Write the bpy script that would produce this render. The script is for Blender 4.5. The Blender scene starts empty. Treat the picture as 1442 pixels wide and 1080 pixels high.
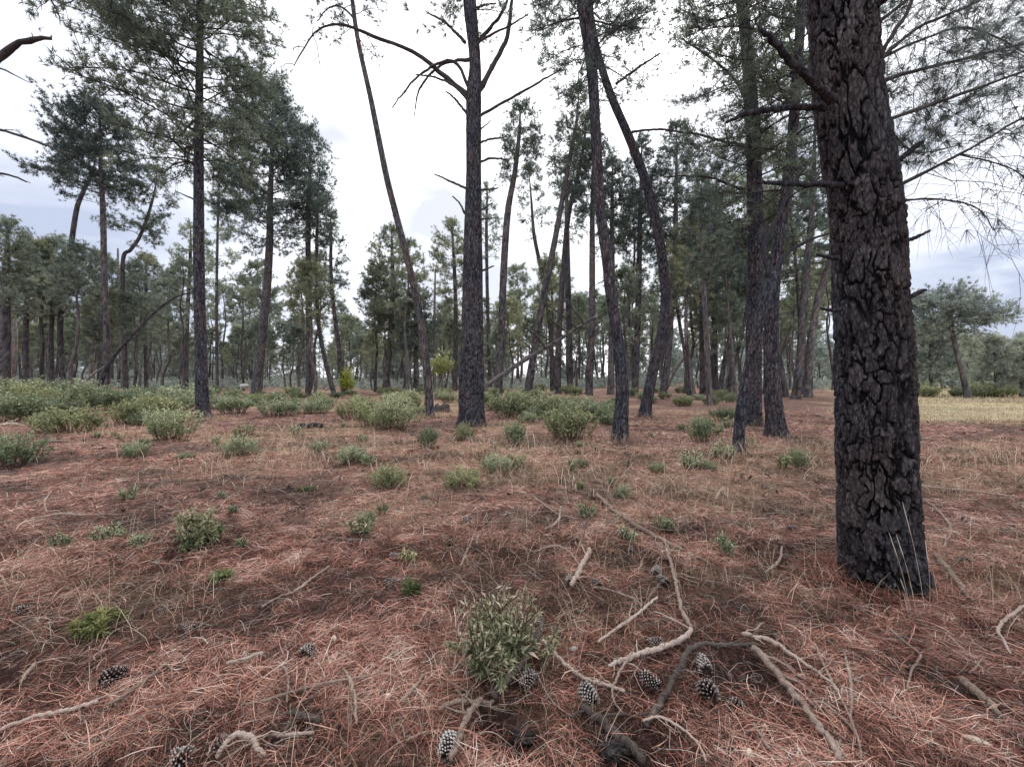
import bpy, math, numpy as np
from mathutils import Vector

PI = math.pi
rng = np.random.default_rng(20240)
scene = bpy.context.scene
COL = scene.collection

# ------------------------------------------------------------------ camera model
CAM_H = 1.45
FPX = 600.0                      # focal length in photo pixels (photo 1442 x 1080)
CX, CY = 721.0, 540.0
PITCH = math.atan(10.0 / FPX)    # camera tilted slightly down
cp, sp = math.cos(PITCH), math.sin(PITCH)


def ray(px, py):
    a, b = (px - CX) / FPX, (CY - py) / FPX
    return np.array([a, cp + b * sp, -sp + b * cp])


def W(px, py, d):
    """World point seen at photo pixel (px, py) at forward distance d."""
    r = ray(px, py)
    return np.array([0, 0, CAM_H]) + r * (d / r[1])


# ------------------------------------------------------------------ noise
def _hash(ix, iy, seed):
    h = (ix.astype(np.int64) * 374761393 + iy.astype(np.int64) * 668265263 + int(seed) * 974634541) & 0xFFFFFFFF
    h = ((h ^ (h >> 13)) * 1274126177) & 0xFFFFFFFF
    h = ((h ^ (h >> 16)) * 2246822519) & 0xFFFFFFFF
    return ((h ^ (h >> 15)) & 0xFFFFFF) / float(0xFFFFFF)


def vn(x, y, seed=0, period=None):
    x = np.asarray(x, float); y = np.asarray(y, float)
    ix, iy = np.floor(x), np.floor(y)
    fx, fy = x - ix, y - iy
    fx = fx * fx * (3 - 2 * fx); fy = fy * fy * (3 - 2 * fy)
    ix1 = ix + 1
    if period:
        ix = np.mod(ix, period); ix1 = np.mod(ix1, period)
    a = _hash(ix, iy, seed); b = _hash(ix1, iy, seed)
    c = _hash(ix, iy + 1, seed); d = _hash(ix1, iy + 1, seed)
    return (a + (b - a) * fx) * (1 - fy) + (c + (d - c) * fx) * fy


def fbm(x, y, seed=0, octaves=4, period=None):
    s = 0; amp = .5; tot = 0; f = 1
    for o in range(octaves):
        s = s + amp * vn(np.asarray(x) * f, np.asarray(y) * f, seed + o * 17, None if period is None else period * f)
        tot += amp; amp *= .5; f *= 2
    return s / tot


def sstep(a, b, x):
    t = np.clip((x - a) / (b - a), 0, 1)
    return t * t * (3 - 2 * t)


MOUNDS = []


def gz(x, y):
    x = np.asarray(x, float); y = np.asarray(y, float)
    z = .16 * (fbm(x / 8 + 31, y / 8 + 7, 3, 2) - .5) + .10 * (fbm(x / 1.6, y / 1.6, 5, 2) - .5) + .035 * (fbm(x / .35, y / .35, 9, 2) - .5)
    for mx, my, r, h in MOUNDS:
        z = z + h * np.exp(-((x - mx) ** 2 + (y - my) ** 2) / (r * r))
    return z


def G(px, py):
    """Ground point seen at photo pixel."""
    r = ray(px, py)
    z = 0.0
    for _ in range(6):
        s = (CAM_H - z) / (-r[2])
        p = np.array([0, 0, CAM_H]) + r * s
        z = float(gz(p[0], p[1]))
    p[2] = z
    return p


def depth_of(py):
    r = ray(CX, py)
    return CAM_H * r[1] / -r[2]


for (mx, my), r, h in (((2.55, 2.95), .6, .035), ((-.12, 2.0), .4, .03)):
    MOUNDS.append((mx, my, r, h))
PITS = [(700, 1010, .13, -.05), (738, 1050, .09, -.05), (868, 1062, .11, -.06), (1035, 955, .12, -.04), (420, 1020, .12, -.03)]
for px, py, r, h in PITS:
    d = depth_of(py); p = W(px, py, d)
    MOUNDS.append((p[0], p[1], r, h))


# ------------------------------------------------------------------ mesh building
class MB:
    def __init__(self):
        self.v = []; self.f3 = []; self.f4 = []; self.t = []; self.n = 0

    def add(self, v, tone, f3=None, f4=None):
        v = np.asarray(v, float).reshape(-1, 3)
        tone = np.broadcast_to(np.asarray(tone, float), (len(v),))
        if f3 is not None and len(f3):
            self.f3.append(np.asarray(f3, np.int64) + self.n)
        if f4 is not None and len(f4):
            self.f4.append(np.asarray(f4, np.int64) + self.n)
        self.v.append(v); self.t.append(tone); self.n += len(v)
        return self

    def merge(self, o, M=None, off=(0, 0, 0)):
        for v, t in zip(o.v, o.t):
            pass
        V = np.concatenate(o.v)
        if M is not None:
            V = V @ M.T
        V = V + np.asarray(off)
        base = self.n
        for f in o.f3: self.f3.append(f + base)
        for f in o.f4: self.f4.append(f + base)
        self.v.append(V); self.t.append(np.concatenate(o.t)); self.n += len(V)

    def mesh(self, name, mat, smooth=True, origin=(0, 0, 0)):
        me = bpy.data.meshes.new(name)
        V = (np.concatenate(self.v) - np.asarray(origin)).astype(np.float32)
        T = np.concatenate(self.t).astype(np.float32)
        f3 = np.concatenate(self.f3) if self.f3 else np.zeros((0, 3), np.int64)
        f4 = np.concatenate(self.f4) if self.f4 else np.zeros((0, 4), np.int64)
        loops = np.concatenate([f3.ravel(), f4.ravel()]).astype(np.int32)
        starts = np.concatenate([np.arange(len(f3)) * 3, len(f3) * 3 + np.arange(len(f4)) * 4]).astype(np.int32)
        me.vertices.add(len(V)); me.vertices.foreach_set('co', V.ravel())
        me.loops.add(len(loops)); me.loops.foreach_set('vertex_index', loops)
        me.polygons.add(len(starts)); me.polygons.foreach_set('loop_start', starts)
        if smooth:
            me.polygons.foreach_set('use_smooth', np.ones(len(starts), bool))
        me.update(calc_edges=True)
        a = me.attributes.new('tone', 'FLOAT', 'POINT'); a.data.foreach_set('value', T)
        me.materials.append(mat)
        return me

    def build(self, name, mat, parent=None, smooth=True, loc=(0, 0, 0), kind=None):
        """One mesh object.  Vertices are world positions; loc is where the object's origin goes (or its parent's origin)."""
        o = bpy.data.objects.new(name, self.mesh(name, mat, smooth, loc))
        COL.objects.link(o)
        if parent is not None:
            o.parent = parent
        else:
            o.location = loc
        if kind: o['kind'] = kind
        return o


def norm(a):
    return a / np.maximum(np.linalg.norm(a, axis=-1, keepdims=True), 1e-9)


def tubes(mb, C, R, k=5, tone=.5, cap=True, rough=0.0, seed=0):
    """Many tubes at once: C (m, n, 3) centre lines, R (m, n) radii."""
    C = np.asarray(C, float); R = np.asarray(R, float)
    if C.ndim == 2:
        C = C[None]; R = R[None]
    m, n, _ = C.shape
    T = norm(np.gradient(C, axis=1))
    mean = np.abs(norm(C[:, -1] - C[:, 0]))
    ref = np.zeros((m, 3)); ref[np.arange(m), np.argmin(mean, axis=1)] = 1
    S = norm(np.cross(T, ref[:, None, :])); B = np.cross(T, S)
    ang = np.arange(k) / k * 2 * PI
    RR = R[:, :, None] * np.ones(k)
    if rough:
        r2 = np.random.default_rng(seed)
        RR = RR * (1 + rough * (r2.random(RR.shape) - .5))
    V = C[:, :, None, :] + RR[..., None] * (np.cos(ang)[None, None, :, None] * S[:, :, None, :] + np.sin(ang)[None, None, :, None] * B[:, :, None, :])
    idx = np.arange(m * n * k).reshape(m, n, k)
    a = idx[:, :-1, :]; b = idx[:, 1:, :]
    a2 = np.roll(a, -1, axis=2); b2 = np.roll(b, -1, axis=2)
    F4 = np.stack([a, a2, b2, b], -1).reshape(-1, 4)
    tone = np.asarray(tone, float)
    if tone.ndim == 1:
        tt = np.repeat(tone, n * k)
    else:
        tt = np.full(m * n * k, float(tone))
    verts = V.reshape(-1, 3); f3 = None
    if cap:
        ends = C[:, -1] + T[:, -1] * R[:, -1:] * .3
        starts = C[:, 0] - T[:, 0] * R[:, :1] * .3
        e = m * n * k + np.arange(m); s = e + m
        last = idx[:, -1, :]; first = idx[:, 0, :]
        f3 = np.concatenate([
            np.stack([last, np.roll(last, -1, axis=1), np.repeat(e[:, None], k, 1)], -1).reshape(-1, 3),
            np.stack([np.roll(first, -1, axis=1), first, np.repeat(s[:, None], k, 1)], -1).reshape(-1, 3)])
        verts = np.concatenate([verts, ends, starts])
        te = tone if tone.ndim == 1 else np.full(m, float(tone))
        tt = np.concatenate([tt, te, te])
    mb.add(verts, tt, f3=f3, f4=F4)


def catmull(P, ds=None, n=None):
    """Smooth resampling of rows (x, y, z, r ...)."""
    P = np.asarray(P, float)
    if len(P) == 2:
        P = np.array([P[0], (P[0] + P[1]) / 2, P[1]])
    E = np.vstack([2 * P[0] - P[1], P, 2 * P[-1] - P[-2]])
    out = []
    for i in range(1, len(E) - 2):
        t = np.linspace(0, 1, 16, endpoint=False)[:, None]
        p0, p1, p2, p3 = E[i - 1], E[i], E[i + 1], E[i + 2]
        out.append(.5 * ((2 * p1) + (-p0 + p2) * t + (2 * p0 - 5 * p1 + 4 * p2 - p3) * t ** 2 + (-p0 + 3 * p1 - 3 * p2 + p3) * t ** 3))
    out.append(P[-1:])
    Q = np.vstack(out)
    s = np.concatenate([[0], np.cumsum(np.linalg.norm(np.diff(Q[:, :3], axis=0), axis=1))])
    if n is None:
        n = max(3, int(math.ceil(s[-1] / ds)) + 1)
    u = np.linspace(0, s[-1], n)
    return np.stack([np.interp(u, s, Q[:, j]) for j in range(Q.shape[1])], 1)


def bark_height(theta, v, circ, cu, cv, seed):
    """0..1 plate height of fissured pine bark: plates of about cu x cv metres with dark cracks between."""
    nc = max(6, int(round(circ / cu)))
    U = theta / (2 * PI) * nc; Vv = v / cv
    w1 = fbm(U * .9, Vv * .9, seed + 1, 3, None) - .5
    # periodic warp
    pu = theta / (2 * PI) * nc
    w1 = fbm(pu, Vv * 1.3, seed + 1, 3, nc) - .5
    w2 = fbm(pu, Vv * 1.3, seed + 41, 3, nc) - .5
    U = U + 1.7 * w1 + .5 * (fbm(pu * 4, v / cv * 3, seed + 61, 2, nc * 4) - .5); Vv = Vv + 1.5 * w2 + .4 * (fbm(pu * 4, v / cv * 3, seed + 71, 2, nc * 4) - .5)
    iu, iv = np.floor(U), np.floor(Vv)
    f1 = np.full(U.shape, 9.); f2 = np.full(U.shape, 9.); idr = np.zeros(U.shape)
    for du in (-1, 0, 1):
        for dv in (-1, 0, 1):
            cu_, cv_ = iu + du, iv + dv
            wrap = np.mod(cu_, nc)
            jx = _hash(wrap, cv_, seed + 5); jy = _hash(wrap, cv_, seed + 6)
            dx = cu_ + .5 + .95 * (jx - .5) + .5 * (np.mod(cv_, 2) - .5) - U
            dy = cv_ + .5 + .9 * (jy - .5) - Vv
            d = np.sqrt(dx * dx + dy * dy)
            r = _hash(wrap, cv_, seed + 7)
            nearer = d < f1
            f2 = np.where(nearer, f1, np.minimum(f2, d))
            idr = np.where(nearer, r, idr)
            f1 = np.where(nearer, d, f1)
    edge = f2 - f1
    # some cracks close up so that neighbouring plates run together into long ridges
    close = sstep(.48, .66, fbm(pu * .8, v / cv * 1.1, seed + 51, 2, None))
    fine = fbm(pu * 5, v / cv * 6, seed + 11, 4, nc * 5)
    med = fbm(pu * 2, v / cv * 1.6, seed + 21, 3, nc * 2)
    edge = edge + .16 * (fine - .5) + .13 * close
    h = sstep(.03, .24, edge)
    slab = fbm(pu * 1.6, v / cv * 2.4, seed + 13, 3, None) + .10 * fine
    steps = np.floor(slab * 9) / 9 + .11 * sstep(.0, .35, np.mod(slab * 9, 1))
    H = h * (.50 + .22 * idr + .45 * (med - .35)) + .26 * (fine - .5) * (.35 + .65 * h) + .30 * (steps - .5) * h
    return H, h, idr, fine


def trunk(mb, pts, nseg, dv, depth, cu, cv, seed, flare=.18, vmax=None):
    """pts rows: x, y, z, radius, bottom to top.  Fissured trunk surface added to mb; returns the centre line."""
    pts = np.asarray(pts, float)
    low = pts[0].copy(); low[2] -= .25
    low[:2] -= (pts[1][:2] - pts[0][:2]) * .25 / max(.3, pts[1][2] - pts[0][2])
    P = catmull(np.vstack([low, pts]), ds=dv)
    if vmax is not None:                       # coarser rings where the photo does not reach
        keep = (P[:, 2] < vmax) | (np.arange(len(P)) % 6 == 0)
        keep[-1] = True
        P = P[keep]
    C, R = P[:, :3], P[:, 3]
    n = len(P)
    s = np.concatenate([[0], np.cumsum(np.linalg.norm(np.diff(C, axis=0), axis=1))])
    T = norm(np.gradient(C, axis=0))
    S = norm(np.cross(T, np.array([0, 1., 0]))); B = np.cross(T, S)
    th = np.arange(nseg) / nseg * 2 * PI
    TH, VV = np.meshgrid(th, s)
    circ = 2 * PI * float(R[0] + R[len(R) // 2]) / 2
    H, h, idr, fine = bark_height(TH, VV, circ, cu, cv, seed)
    if nseg > 200:                             # broad plates and small scales in different places
        H2, h2, idr2, fine2 = bark_height(TH, VV, circ, cu * 1.45, cv * 1.75, seed + 300)
        bl = sstep(.40, .60, fbm(TH / (2 * PI) * 4, VV / .45, seed + 91, 2, 4))
        H = H * (1 - bl) + H2 * bl; h = h * (1 - bl) + h2 * bl; idr = np.where(bl > .5, idr2, idr)
    hz = np.maximum(C[:, 2] - pts[0][2], -.2)[:, None]
    lob = .6 + .4 * np.cos(TH * 5 + seed) + .3 * np.cos(TH * 3 + seed * 2)
    fl = flare * (np.exp(-np.maximum(hz, 0) / (.9 * R[0] + .02)) * lob + 1.1 * np.exp(-np.maximum(hz, -.06) / (.32 * R[0] + .01)) * np.clip(lob - .35, 0, 1))
    lump = 1 + .05 * (fbm(TH / (2 * PI) * 5, VV / .6, seed + 31, 2, 5) - .5)
    taper = np.clip(R / R[0], .15, 1)[:, None]
    RR = R[:, None] * (lump + fl) + depth * taper * (H - .6)
    RR = np.maximum(RR, .004)
    V = C[:, None, :] + RR[..., None] * (np.cos(TH)[..., None] * S[:, None, :] + np.sin(TH)[..., None] * B[:, None, :])
    idx = np.arange(n * nseg).reshape(n, nseg)
    a, b = idx[:-1], idx[1:]
    F4 = np.stack([a, np.roll(a, -1, 1), np.roll(b, -1, 1), b], -1).reshape(-1, 4)
    tone = np.clip(h * (.45 + .35 * idr + .4 * (fine - .5)), 0, 1)
    last = idx[-1]
    f3 = np.stack([last, np.roll(last, -1), np.full(nseg, n * nseg)], -1)
    mb.add(np.vstack([V.reshape(-1, 3), C[-1:] + T[-1:] * R[-1] * .5]), np.append(tone.ravel(), .3), f3=f3, f4=F4)
    return P


def needles(mb, O, D, k, length, width, spread, rg, tone0=.5, tvar=.5, droop=0.0):
    """Tufts of thin pointed needles: O (m,3) origins, D (m,3) directions, k needles per tuft."""
    m = len(O)
    if m == 0: return
    O = np.repeat(O, k, 0); D = np.repeat(norm(D), k, 0)
    d = norm(D + spread * rg.normal(size=(m * k, 3)))
    d[:, 2] -= droop
    d = norm(d)
    L = length * (.65 + .6 * rg.random(m * k))
    side = norm(np.cross(d, rg.normal(size=(m * k, 3)))) * (width / 2)
    base = O + d * L[:, None] * .06
    tip = O + d * L[:, None]
    V = np.stack([base - side, base + side, tip + side * .25, tip - side * .25], 1)
    tuft = np.repeat(rg.random(m), k)
    tone = np.clip(np.repeat(np.broadcast_to(tone0, (m,)), k) + tvar * (tuft - .5) + .25 * (rg.random(m * k) - .5), 0, 1)
    idx = np.arange(m * k * 4).reshape(-1, 4)
    mb.add(V.reshape(-1, 3), np.repeat(tone, 4), f4=idx)


def crown(limb_mb, leaf_mb, axis, z0, z1, Ll, Lr, nb, seed, k=14, nlen=.17, nwid=.011, tw=1.0, shape='round', gap=.15, el=(0, 45), bare=.0, k_l=5, spacing=.16):
    """Limbs, twigs and needle tufts round a trunk centre line (axis rows x,y,z,r) between heights z0 and z1."""
    rg = np.random.default_rng(seed)
    az = rg.random() * 6
    tone_seed = seed
    tot_O = []; tot_D = []; tot_T = []
    for i in range(nb):
        t = (i + rg.random() * .8) / nb
        if rg.random() < gap * .6: continue
        z = z0 + (z1 - z0) * (t ** .92)
        b = np.array([np.interp(z, axis[:, 2], axis[:, j]) for j in range(4)])
        az += 2.4 + rg.normal() * .35
        if shape == 'round':
            pr = (math.sin(PI * (t * .80 + .20)) ** .6) * (1 - .22 * t)
        elif shape == 'flat':
            pr = .55 + .45 * math.sin(PI * min(1, t * 1.0 + .12)) if t < .85 else .55
        else:
            pr = (1 - t * .86) * (.7 + .3 * min(1, t * 5))
        side = (math.cos(az) + 1) / 2
        L = (Ll + (Lr - Ll) * side) * pr * (.68 + .26 * rg.random())
        L = max(L, .25)
        e = math.radians(el[0] + (el[1] - el[0]) * t + rg.normal() * 11)
        u = np.linspace(0, 1, 7)
        hor = np.array([math.cos(az), math.sin(az), 0]); perp = np.array([-math.sin(az), math.cos(az), 0]); zed = np.array([0, 0, 1.])
        r_ = L * u
        zz = math.sin(e) * r_ + (.10 * rg.random() - .03) * L * np.sin(PI * u) * 1.2 - .05 * L * u ** 2 * rg.random()
        C = b[:3] + hor * (math.cos(e) * r_)[:, None] + zed * zz[:, None] + perp * (L * .14 * np.sin(u * 3 + rg.random() * 6) * u)[:, None]
        C[1:] += rg.normal(size=(6, 3)) * L * .012
        rad = max(.007, min(b[3] * .4, .008 + L * .009))
        tubes(limb_mb, C, np.linspace(rad, .005, 7), k_l, .45, cap=False)
        if rg.random() < bare * (1 - t): continue
        # side limbs, then twigs on limb and side limbs, then needle tufts on the twigs
        lines = [(C, L, .28)]
        ns = int(round(L * 2.2 * tw)) + 1
        for q in range(ns):
            s0 = .25 + .65 * (q + rg.random()) / ns
            bb = np.array([np.interp(s0, u, C[:, j]) for j in range(3)])
            sgn = 1 if (q + i) % 2 else -1
            dd = norm(hor * (.45 + .5 * rg.random()) + perp * sgn * (.45 + .5 * rg.random()) + zed * (rg.normal() * .6 + .12) + zed * math.sin(e) * .6)
            L2 = L * (.22 + .28 * rg.random()) * (1.25 - .55 * s0)
            C2 = bb + dd * (L2 * u)[:, None] + zed * (L2 * .10 * u ** 2)[:, None] + rg.normal(size=(7, 3)) * L2 * .02 * u[:, None]
            tubes(limb_mb, C2, np.linspace(rad * .5, .004, 7), max(3, k_l - 1), .42, cap=False)
            lines.append((C2, L2, .12))
        for Cc, Lc, sm in lines:
            nt = max(3, int(Lc / spacing))
            s = sm + (1 - sm) * rg.random(nt) ** .75; s[-1] = 1
            base = np.stack([np.interp(s, u, Cc[:, j]) for j in range(3)], 1)
            ld = norm(Cc[-1] - Cc[0]); lp = norm(np.cross(ld, zed))
            tl = (.14 + .30 * rg.random(nt)) * (nlen / .17) ** .6
            sg = np.where(rg.random(nt) < .5, -1, 1)[:, None]
            tdir = norm(ld * (.4 + .6 * rg.random((nt, 1))) + lp * sg * (.1 + .8 * rg.random((nt, 1))) + zed * (-.55 + 1.5 * rg.random((nt, 1))))
            tip = base + tdir * tl[:, None]
            tubes(limb_mb, np.stack([base, (base + tip) / 2, tip], 1), np.tile([.005, .004, .003], (nt, 1)), 3, .4, cap=False)
            tn = .25 + .4 * rg.random()
            for f in (.45, 1.0):
                o = base + (tip - base) * f + rg.normal(size=(nt, 3)) * .05
                keep = rg.random(nt) > gap
                if z < z0 + .15 * (z1 - z0): keep &= rg.random(nt) > .45
                tot_O.append(o[keep]); tot_D.append((tdir + zed * .3)[keep])
                tot_T.append(np.full(keep.sum(), tn))
    # leading shoots round the tip of the trunk
    tp = axis[-1, :3]; nlead = 14
    dl = norm(rg.normal(size=(nlead, 3)) * np.array([.8, .8, .4]) + np.array([0, 0, .7]))
    ll = .25 + .6 * rg.random(nlead)
    for q in range(3):
        tot_O.append(tp + dl * (ll * (q + .6) / 3)[:, None] - np.array([0, 0, .25])); tot_D.append(dl); tot_T.append(np.full(nlead, .55))
    if tot_O:
        O = np.concatenate(tot_O); D = np.concatenate(tot_D); T = np.concatenate(tot_T)
        needles(leaf_mb, O, D, k, nlen, nwid, .75, rg, T, .45)


def dead_twigs(mb, C, r0, n, ln, rg, droop=.5, sub=3, tone=.5, start=.25, vec=None):
    """Bare crooked twigs leaving a branch centre line C."""
    m = len(C); u = np.linspace(0, 1, m)
    s = start + (1 - start) * rg.random(n)
    base = np.stack([np.interp(s, u, C[:, j]) for j in range(3)], 1)
    d0 = norm(C[-1] - C[0])
    D = norm(d0 * .6 + rg.normal(size=(n, 3)) * .75 + np.array([0, 0, -droop]) * .4)
    L = ln * (.4 + .9 * rg.random(n)) * (1.15 - .5 * s)
    k = 6; t = np.linspace(0, 1, k)
    bend = rg.normal(size=(n, 3)) * .35 + np.array([0, 0, -droop])
    curves = base[:, None] + D[:, None] * (L[:, None] * t)[..., None] + bend[:, None] * (L[:, None] * t ** 2 * .45)[..., None]
    curves[:, 1:] += rg.normal(size=(n, k - 1, 3)) * (L * .03)[:, None, None]
    rr = np.outer(np.full(n, r0), np.linspace(1, .35, k))
    tubes(mb, curves, rr, 4, tone, cap=False)
    if sub:
        i = np.repeat(np.arange(n), sub)
        tt = .3 + .7 * rg.random(len(i))
        b2 = np.stack([[np.interp(tt[q], t, curves[i[q], :, j]) for j in range(3)] for q in range(len(i))])
        L2 = L[i] * (.25 + .35 * rg.random(len(i)))
        D2 = norm(norm(curves[i, -1] - curves[i, 0]) * .7 + rg.normal(size=(len(i), 3)) * .7 + np.array([0, 0, -droop * .5]))
        k2 = 4; t2 = np.linspace(0, 1, k2)
        b22 = rg.normal(size=(len(i), 3)) * .3 + np.array([0, 0, -droop * .4])
        c2 = b2[:, None] + D2[:, None] * (L2[:, None] * t2)[..., None] + b22[:, None] * (L2[:, None] * t2 ** 2 * .5)[..., None]
        tubes(mb, c2, np.outer(np.full(len(i), r0 * .6), np.linspace(1, .4, k2)), 3, tone, cap=False)
        return np.concatenate([curves[:, -1], c2[:, -1]]), np.concatenate([norm(curves[:, -1] - curves[:, -2]), norm(c2[:, -1] - c2[:, -2])])
    return curves[:, -1], norm(curves[:, -1] - curves[:, -2])


# ------------------------------------------------------------------ materials
def new_mat(name):
    m = bpy.data.materials.new(name); m.use_nodes = True
    nt = m.node_tree; nt.nodes.clear()
    out = nt.nodes.new('ShaderNodeOutputMaterial')
    return m, nt, out


def nd(nt, typ, **kw):
    n = nt.nodes.new(typ)
    for k_, v in kw.items():
        if k_ in n.inputs: n.inputs[k_].default_value = v
        else: setattr(n, k_, v)
    return n


def ramp(nt, fac, stops, interp='LINEAR'):
    r = nt.nodes.new('ShaderNodeValToRGB'); r.color_ramp.interpolation = interp
    while len(r.color_ramp.elements) < len(stops): r.color_ramp.elements.new(.5)
    for e, (p, c) in zip(r.color_ramp.elements, stops):
        e.position = p; e.color = (*c, 1)
    nt.links.new(fac, r.inputs[0])
    return r.outputs[0]


def tone_node(nt):
    a = nt.nodes.new('ShaderNodeAttribute'); a.attribute_name = 'tone'
    return a.outputs['Fac']


def noise(nt, scale, detail=4, rough=.6, vec=None, dist=0):
    n = nd(nt, 'ShaderNodeTexNoise', Scale=scale, Detail=detail, Roughness=rough, Distortion=dist)
    if vec is not None: nt.links.new(vec, n.inputs['Vector'])
    return n.outputs[0]


def math_(nt, op, a, b=None, clamp=False):
    n = nt.nodes.new('ShaderNodeMath'); n.operation = op; n.use_clamp = clamp
    for i, x in enumerate((a, b)):
        if x is None: continue
        if isinstance(x, (int, float)): n.inputs[i].default_value = x
        else: nt.links.new(x, n.inputs[i])
    return n.outputs[0]


def mixc(nt, fac, a, b, blend='MIX'):
    n = nt.nodes.new('ShaderNodeMix'); n.data_type = 'RGBA'; n.blend_type = blend
    for i, x in ((0, fac), (6, a), (7, b)):
        if isinstance(x, (int, float)): n.inputs[i].default_value = x
        elif isinstance(x, tuple): n.inputs[i].default_value = (*x, 1)
        else: nt.links.new(x, n.inputs[i])
    return n.outputs[2]


def objcoord(nt, scale=(1, 1, 1)):
    g = nt.nodes.new('ShaderNodeNewGeometry')
    m = nt.nodes.new('ShaderNodeMapping'); m.inputs['Scale'].default_value = scale
    nt.links.new(g.outputs['Position'], m.inputs[0])
    return m.outputs[0]


def leaf_mat(name, stops, transl=.25, rough=.6, nscale=.5):
    m, nt, out = new_mat(name)
    t = tone_node(nt)
    n = noise(nt, nscale, 2, .5, objcoord(nt))
    f = math_(nt, 'ADD', t, math_(nt, 'MULTIPLY', math_(nt, 'SUBTRACT', n, .5), .6))
    oi = nt.nodes.new('ShaderNodeObjectInfo')
    f = math_(nt, 'ADD', f, math_(nt, 'MULTIPLY', math_(nt, 'SUBTRACT', oi.outputs['Random'], .5), .34), True)
    c = ramp(nt, f, stops)
    warm = math_(nt, 'MULTIPLY', math_(nt, 'SUBTRACT', math_(nt, 'FRACT', math_(nt, 'MULTIPLY', oi.outputs['Random'], 7.31)), .45), 1.1, True)
    c = mixc(nt, warm, c, mixc(nt, 1.0, c, (1.22, 1.05, .78), 'MULTIPLY'))
    p = nd(nt, 'ShaderNodeBsdfPrincipled', Roughness=rough)
    p.inputs['Specular IOR Level'].default_value = .25
    nt.links.new(c, p.inputs['Base Color'])
    tr = nt.nodes.new('ShaderNodeBsdfTranslucent'); nt.links.new(c, tr.inputs[0])
    mx = nt.nodes.new('ShaderNodeMixShader'); mx.inputs[0].default_value = transl
    nt.links.new(p.outputs[0], mx.inputs[1]); nt.links.new(tr.outputs[0], mx.inputs[2])
    nt.links.new(mx.outputs[0], out.inputs[0])
    return m


def bark_mat(name, stops, vscale=(9, 9, 2.6), bump=.6, lichen=.0, dist=.02, speck=(.33, .32, .31)):
    m, nt, out = new_mat(name)
    t = tone_node(nt)
    oc = objcoord(nt, vscale)
    v = nd(nt, 'ShaderNodeTexVoronoi', feature='DISTANCE_TO_EDGE', Scale=1.0)
    wn = noise(nt, 1.5, 3, .6, oc)
    wv = nt.nodes.new('ShaderNodeVectorMath'); wv.operation = 'ADD'
    cm = nt.nodes.new('ShaderNodeCombineXYZ')
    for i in range(3): nt.links.new(math_(nt, 'MULTIPLY', wn, .8 + .3 * i), cm.inputs[i])
    nt.links.new(oc, wv.inputs[0]); nt.links.new(cm.outputs[0], wv.inputs[1]); nt.links.new(wv.outputs[0], v.inputs['Vector'])
    edge = math_(nt, 'MULTIPLY', v.outputs['Distance'], 4.0, True)
    n1 = noise(nt, 40, 5, .7, objcoord(nt, (1, 1, .5)))
    f = math_(nt, 'ADD', math_(nt, 'MULTIPLY', t, .75), math_(nt, 'MULTIPLY', math_(nt, 'SUBTRACT', n1, .45), .5))
    f = math_(nt, 'MULTIPLY', f, math_(nt, 'ADD', math_(nt, 'MULTIPLY', edge, .55), .45), True)
    c = ramp(nt, f, stops)
    pw = noise(nt, 1.7, 3, .6, objcoord(nt, (1, 1, .6)))
    c = mixc(nt, math_(nt, 'MULTIPLY', math_(nt, 'SUBTRACT', pw, .38), 4.0, True), mixc(nt, 1.0, c, (.86, .94, 1.04), 'MULTIPLY'), mixc(nt, 1.0, c, (1.14, 1.04, 1.0), 'MULTIPLY'))
    if lichen:
        sp_ = noise(nt, 55, 2, .6, objcoord(nt, (1, 1, .45)))
        big = noise(nt, 2.2, 2, .5, objcoord(nt))
        lm = math_(nt, 'MULTIPLY', math_(nt, 'MULTIPLY', math_(nt, 'SUBTRACT', sp_, .62), 9.0, True), math_(nt, 'MULTIPLY', math_(nt, 'SUBTRACT', big, .42), 4.0, True))
        c = mixc(nt, math_(nt, 'MULTIPLY', lm, lichen), c, speck)
    p = nd(nt, 'ShaderNodeBsdfPrincipled', Roughness=.95)
    p.inputs['Specular IOR Level'].default_value = .1
    nt.links.new(c, p.inputs['Base Color'])
    b = nd(nt, 'ShaderNodeBump', Strength=bump, Distance=dist)
    h = math_(nt, 'ADD', math_(nt, 'MULTIPLY', edge, .7), math_(nt, 'MULTIPLY', n1, .8))
    nt.links.new(h, b.inputs['Height']); nt.links.new(b.outputs[0], p.inputs['Normal'])
    nt.links.new(p.outputs[0], out.inputs[0])
    return m


def wood_mat(name, stops, ns=30, bump=.5):
    m, nt, out = new_mat(name)
    t = tone_node(nt)
    n1 = noise(nt, ns, 5, .7, objcoord(nt), .4)
    n2 = noise(nt, 6, 3, .6, objcoord(nt))
    oi = nt.nodes.new('ShaderNodeObjectInfo')
    t = math_(nt, 'ADD', t, math_(nt, 'MULTIPLY', math_(nt, 'SUBTRACT', oi.outputs['Random'], .5), .22))
    f = math_(nt, 'ADD', t, math_(nt, 'ADD', math_(nt, 'MULTIPLY', math_(nt, 'SUBTRACT', n1, .5), .9), math_(nt, 'MULTIPLY', math_(nt, 'SUBTRACT', n2, .5), .8)), True)
    c = ramp(nt, f, stops)
    p = nd(nt, 'ShaderNodeBsdfPrincipled', Roughness=.9)
    p.inputs['Specular IOR Level'].default_value = .15
    nt.links.new(c, p.inputs['Base Color'])
    b = nd(nt, 'ShaderNodeBump', Strength=min(1, bump * 1.8), Distance=.007)
    nt.links.new(n1, b.inputs['Height']); nt.links.new(b.outputs[0], p.inputs['Normal'])
    nt.links.new(p.outputs[0], out.inputs[0])
    return m


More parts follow.
